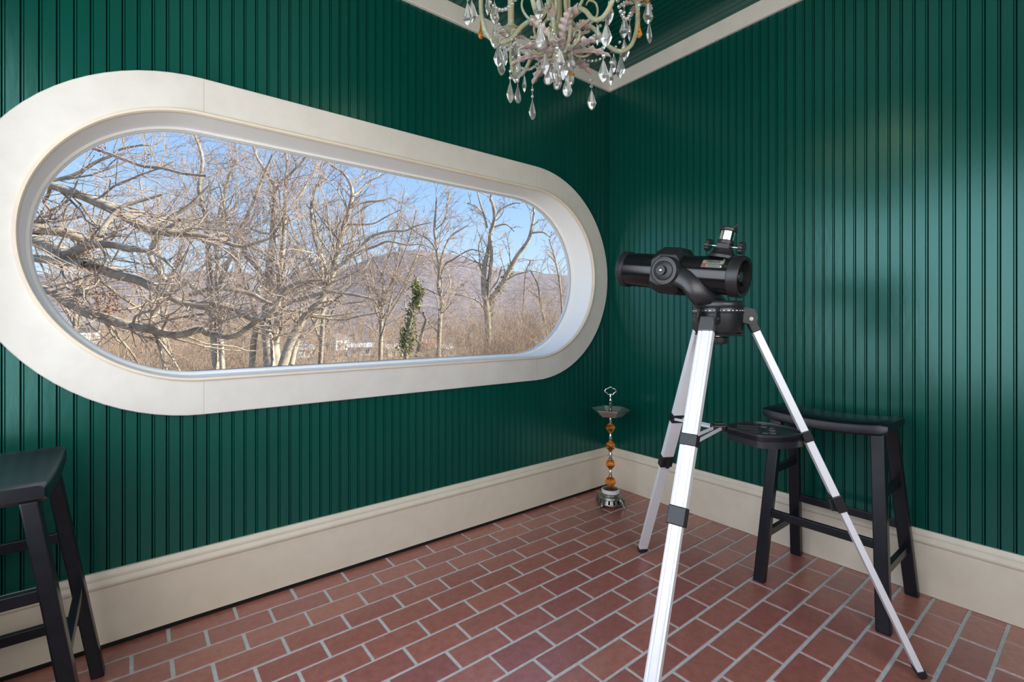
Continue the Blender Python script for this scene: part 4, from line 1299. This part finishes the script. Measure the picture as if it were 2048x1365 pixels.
TD_ = [
    ([(975, 725), (976, 660), (973, 615), (967, 569), (970, 527), (978, 499), (981, 466), (989, 438), (986, 410), (981, 396), (989, 375), (985, 355)], [14, 13, 11, 9, 8, 7, 5, 3]),
    ([(972, 590), (981, 541), (983, 500), (980, 470)], [8, 7, 6]),
    ([(978, 605), (1003, 572), (1020, 538), (1036, 510), (1056, 482), (1064, 452), (1068, 421), (1062, 400)], [12, 11, 9, 7, 5, 3]),
    ([(974, 456), (968, 430), (960, 405), (953, 377)], [5, 4, 2]),
    ([(989, 438), (1003, 418), (1028, 407), (1040, 407)], [4, 3, 2]),
    ([(986, 455), (1011, 449), (1028, 463)], [4, 2]),
    ([(1064, 466), (1086, 465), (1100, 475)], [4, 2]),
    ([(968, 430), (950, 412), (930, 405)], [3, 2]),
]
tree('forked_tree', 'tall pale bare tree forking low, its leaning stem green with ivy', 19, TD_, dens=(1.8, 2.4, 3.0), lens=((0.6, 1.6), (0.35, 0.9), (0.2, 0.5)), depth_var=0.8, up=0.15, bark='bark_pale', twig='twig', rpx=0.45,
     ivy=[([(980, 605), (1003, 572), (1022, 535)], 9, 420), ([(976, 720), (978, 660), (980, 605)], 9, 160), ([(970, 570), (967, 545)], 4, 60)])
tree('ivy_stump_tree', 'dead crooked trunk wrapped in dark green ivy beside the slender tree', 21, [([(812, 712), (815, 668), (824, 632), (830, 608), (835, 591), (831, 571), (834, 555)], [9, 8, 7, 5]), ([(830, 604), (842, 592), (848, 580)], [4, 3]), ([(824, 632), (812, 618), (810, 600)], [4, 3])],
     dens=(0.9, 1.4, 1.5), lens=((0.4, 1.0), (0.3, 0.6), (0.2, 0.4)), ivy=[([(812, 700), (815, 668), (824, 632), (830, 606), (836, 588), (832, 568)], 15, 1300), ([(830, 604), (842, 592), (848, 582)], 8, 160), ([(812, 700), (816, 665)], 22, 500)], rpx=0.42)
tree('young_tree', 'thin young bare tree with upswept branches near the right end of the window', 22, [([(1100, 700), (1088, 640), (1080, 600), (1076, 570), (1060, 540)], [6, 5, 3]), ([(1125, 640), (1122, 590), (1117, 550), (1108, 510), (1098, 478)], [5, 4, 2]), ([(1117, 550), (1110, 525), (1092, 505)], [3, 2]), ([(1045, 640), (1048, 590), (1052, 545), (1062, 520)], [4, 3, 2])],
     dens=(2.0, 2.0, 2.4), lens=((0.7, 2.0), (0.4, 1.0), (0.25, 0.6)), up=0.25, rpx=0.42, twig='twig_pale')

# trees standing behind the first two: only their fine crowns show
for px_, dp, hgt, lab in ((150, 31, 9.5, 'fine-twigged bare tree far behind the upper oak limbs at the rounded end'), (330, 24, 11.0, 'bare tree with a broad fine crown between the oak limbs and the upright trunks'), (640, 28, 11.5, 'bare tree with a fine reddish crown behind the splaying trunks'), (760, 34, 8.5, 'low bare tree with a hazy crown left of the slender stem')):
    b0 = CAM + dp * (FW + RT * (px_ - CX) / FPX)
    yb = HY + (CAMH - float(ground_z(np.array(b0[0]), np.array(b0[1])))) / dp * FPX
    pm = FPX / dp
    lim = [([(px_, 735), (px_ + rng.uniform(-8, 8), 640), (px_ + rng.uniform(-12, 12), 560), (px_ + rng.uniform(-20, 20), 640 - hgt * pm * 0.55)], [9, 7, 4])]
    for q in range(9):
        y0 = rng.uniform(540, 690); sx_ = rng.choice([-1, 1]) * rng.uniform(0.3, 1.0)
        lim.append(([(px_, y0), (px_ + sx_ * 40, y0 - 60), (px_ + sx_ * 75, y0 - 130), (px_ + sx_ * 95, y0 - 190)], [5, 3, 2]))
    tree('bare_tree', lab, dp, lim, dens=(1.5, 1.9, 2.2), lens=((1.4, 3.2), (0.8, 1.8), (0.5, 1.0)), depth_var=2.0, up=0.2, twig='twig', rpx=0.36)

HOUSES = [(722, 170), (673, 200), (601, 160), (784, 165), (825, 215), (856, 190), (889, 165), (935, 230), (105, 40)]
# ---- undergrowth and the woods on the valley floor: nobody could count these
def brush(name, label, spots, hrange, n_stem, lean, m, rpx, cat='undergrowth'):
    P = []; R = []
    for (x, y, dep) in spots:
        z0 = float(ground_z(np.array(x), np.array(y)))
        h = rng.uniform(*hrange)
        for s in range(n_stem):
            d = np.array([rng.normal() * lean, rng.normal() * lean, 1.0]); d /= np.linalg.norm(d)
            k = 6; p = [np.array([x + rng.normal() * 0.3, y + rng.normal() * 0.3, z0])]
            hh = h * rng.uniform(0.6, 1.05)
            for q in range(k - 1):
                p.append(p[-1] + d * hh / (k - 1)); d = d + rng.normal(size=3) * 0.10; d /= np.linalg.norm(d)
            P.append(p); R.append(np.linspace(1.7, 0.7, k) * rpx * dep / FPX)
    P = np.array(P); R = np.array(R)
    rm = float(R.min())
    P1, R1 = grow(P, R, 10.0 / (P[0, -1] - P[0, 0])[2], 5, (20, 60), (0.22 * hrange[0], 0.42 * hrange[0]), 0.6, rm, 0.2, 0.1, t0=0.3)
    P2, R2 = grow(P1, R1, 4.0 / (0.32 * hrange[0]), 4, (20, 60), (0.08 * hrange[0], 0.2 * hrange[0]), 0.7, rm * 0.8, 0.2, 0.1)
    o = link(name, np_mesh(name, *join([tubes(P, R, 4), tubes(P1, R1, 3), tubes(P2, R2, 3)]), m))
    tag(o, label, cat, kind='stuff')
def spot(px, dep):
    p = CAM + dep * (FW + RT * (px - CX) / FPX); return (float(p[0]), float(p[1]), dep)
brush('shrub_thicket', 'dense tan thicket of bare shrub stems at the right end of the window', [spot(rng.uniform(945, 1330), rng.uniform(13, 19)) for _ in range(110)], (4.4, 6.2), 5, 0.22, 'brush', 0.40)
brush('bank_brush', 'brown tangle of bare brush along the slope below the window', [spot(rng.uniform(185, 560), rng.uniform(17, 36)) for _ in range(130)], (4.2, 6.4), 4, 0.24, 'brush', 0.40)
brush('low_brush', 'low tan brush in front of the valley houses', [spot(rng.uniform(580, 950), rng.uniform(17, 34)) for _ in range(80)], (2.8, 4.2), 4, 0.26, 'brush', 0.36)
brush('valley_woods', 'leafless grey-brown woods covering the valley floor', [spot(p_, d_) for p_, d_ in zip(rng.uniform(-100, 1300, 800), rng.uniform(45, 330, 800)) if not any(abs(p_ - h_[0]) < 26 and h_[1] - 45 < d_ < h_[1] + 9 for h_ in HOUSES)], (8.5, 12.5), 3, 0.12, 'brush', 0.40, 'woods')

# ---- houses in the valley
def house(px, dep, w, d, h, rot, wall, roof, label, rise=0.45, base=None):
    if base is None and dep > 60: w, d, h = w * 0.8, d * 0.8, h * 0.85
    x, y, _ = spot(px, dep)
    z0 = float(ground_z(np.array(x), np.array(y))) if base is None else base
    t = empty('house', (x, y, z0 - 0.1), YAW + rot)
    tag(t, label, 'house')
    G().box((0, 0, h / 2), (w, d, h)).build('wall', wall, t)
    rz_ = h + w * rise * 0.5; e = 0.4
    g = G()
    for s in (-1, 1):
        g.hexa([(s * (w / 2 + e), -d / 2 - e, h - e * rise), (s * (w / 2 + e), d / 2 + e, h - e * rise), (0, d / 2 + e, rz_), (0, -d / 2 - e, rz_)], [(s * (w / 2 + e), -d / 2 - e, h - e * rise + 0.2), (s * (w / 2 + e), d / 2 + e, h - e * rise + 0.2), (0, d / 2 + e, rz_ + 0.2), (0, -d / 2 - e, rz_ + 0.2)])
    g.build('roof', roof, t)
    for s in (-1, 1):
        G().add([(-w / 2, s * (d / 2 - 0.02), h), (w / 2, s * (d / 2 - 0.02), h), (0, s * (d / 2 - 0.02), rz_)], [(0, 1, 2)]).build('gable', wall, t)
    fl = max(1, int(h // 2.8))
    for k in range(fl):
        for i in range(max(2, int(d // 3))):
            yv = -d / 2 + d * (i + 0.5) / max(2, int(d // 3))
            for s in (-1, 1):
                G().box((s * (w / 2 + 0.02), yv, 1.5 + 2.8 * k), (0.08, 0.9, 1.3)).build('window', 'pane_dark', t)
        for i in (-1, 1):
            for s in (-1, 1):
                G().box((i * w / 4, s * (d / 2 + 0.02), 1.5 + 2.8 * k), (0.9, 0.08, 1.3)).build('window', 'pane_dark', t)
    G().box((w / 4, d / 4, rz_ - 0.2), (0.6, 0.6, 1.6)).build('chimney', 'house_brick', t)
    return t
house(722, 170, 8, 11, 3.6, 0.3, 'house_white', 'roof_pale', 'long low white house with a pale roof just above the sill', 0.4)
house(673, 200, 8, 10, 5.5, 1.2, 'house_white', 'roof_grey', 'white two-storey house with grey roof beyond the many-trunked tree', 0.6)
house(601, 160, 7, 9, 3.4, 0.5, 'house_white', 'roof_pale', 'small white cottage seen between the splaying trunks', 0.5)
house(784, 165, 7, 9, 3.2, 0.9, 'house_tan', 'roof_pale', 'tan cottage with a pale roof left of the ivy-clad trunk', 0.5)
house(825, 215, 8, 9, 5.0, 0.2, 'house_white', 'roof_grey', 'white house with steep grey roof behind the ivy-clad trunk', 0.8)
house(856, 190, 7, 10, 3.4, 1.1, 'house_tan', 'roof_red', 'house with a red roof left of the slender dark-stemmed tree', 0.7)
house(889, 165, 7, 8, 3.4, 0.4, 'house_white', 'roof_pale', 'bright white cottage right of the slender dark-stemmed tree', 0.5)
house(935, 230, 9, 11, 5.0, 1.3, 'house_brick', 'roof_grey', 'brick house with a grey roof left of the forked tree', 0.6)
house(105, 40, 4.5, 6, 7.5, 0.7, 'house_white', 'roof_grey', 'white neighbouring house half hidden by the oak at the window\'s rounded end', 0.5)

# ---- overhead wires
def wire(p0, p1, sag, label):
    A, B = PX(*p0), PX(*p1); pts = []
    for k in range(17):
        t = k / 16; p = A * (1 - t) + B * t; p[2] -= sag * 4 * t * (1 - t); pts.append(p)
    P = np.array(pts)[None]; R = np.full((1, 17), 0.011)
    o = link('power_line', np_mesh('power_line', *tubes(P, R, 5), 'wire')); tag(o, label, 'power line', 'overhead wires across the valley')
wire((-100, 612, 34), (1500, 560, 20), 0.25, 'topmost of the overhead wires crossing in front of the hill')
wire((-100, 672, 34), (1500, 600, 20), 0.25, 'middle overhead wire crossing below the hill')
wire((-100, 725, 34), (1500, 632, 20), 0.25, 'lowest of the overhead wires crossing above the valley houses')
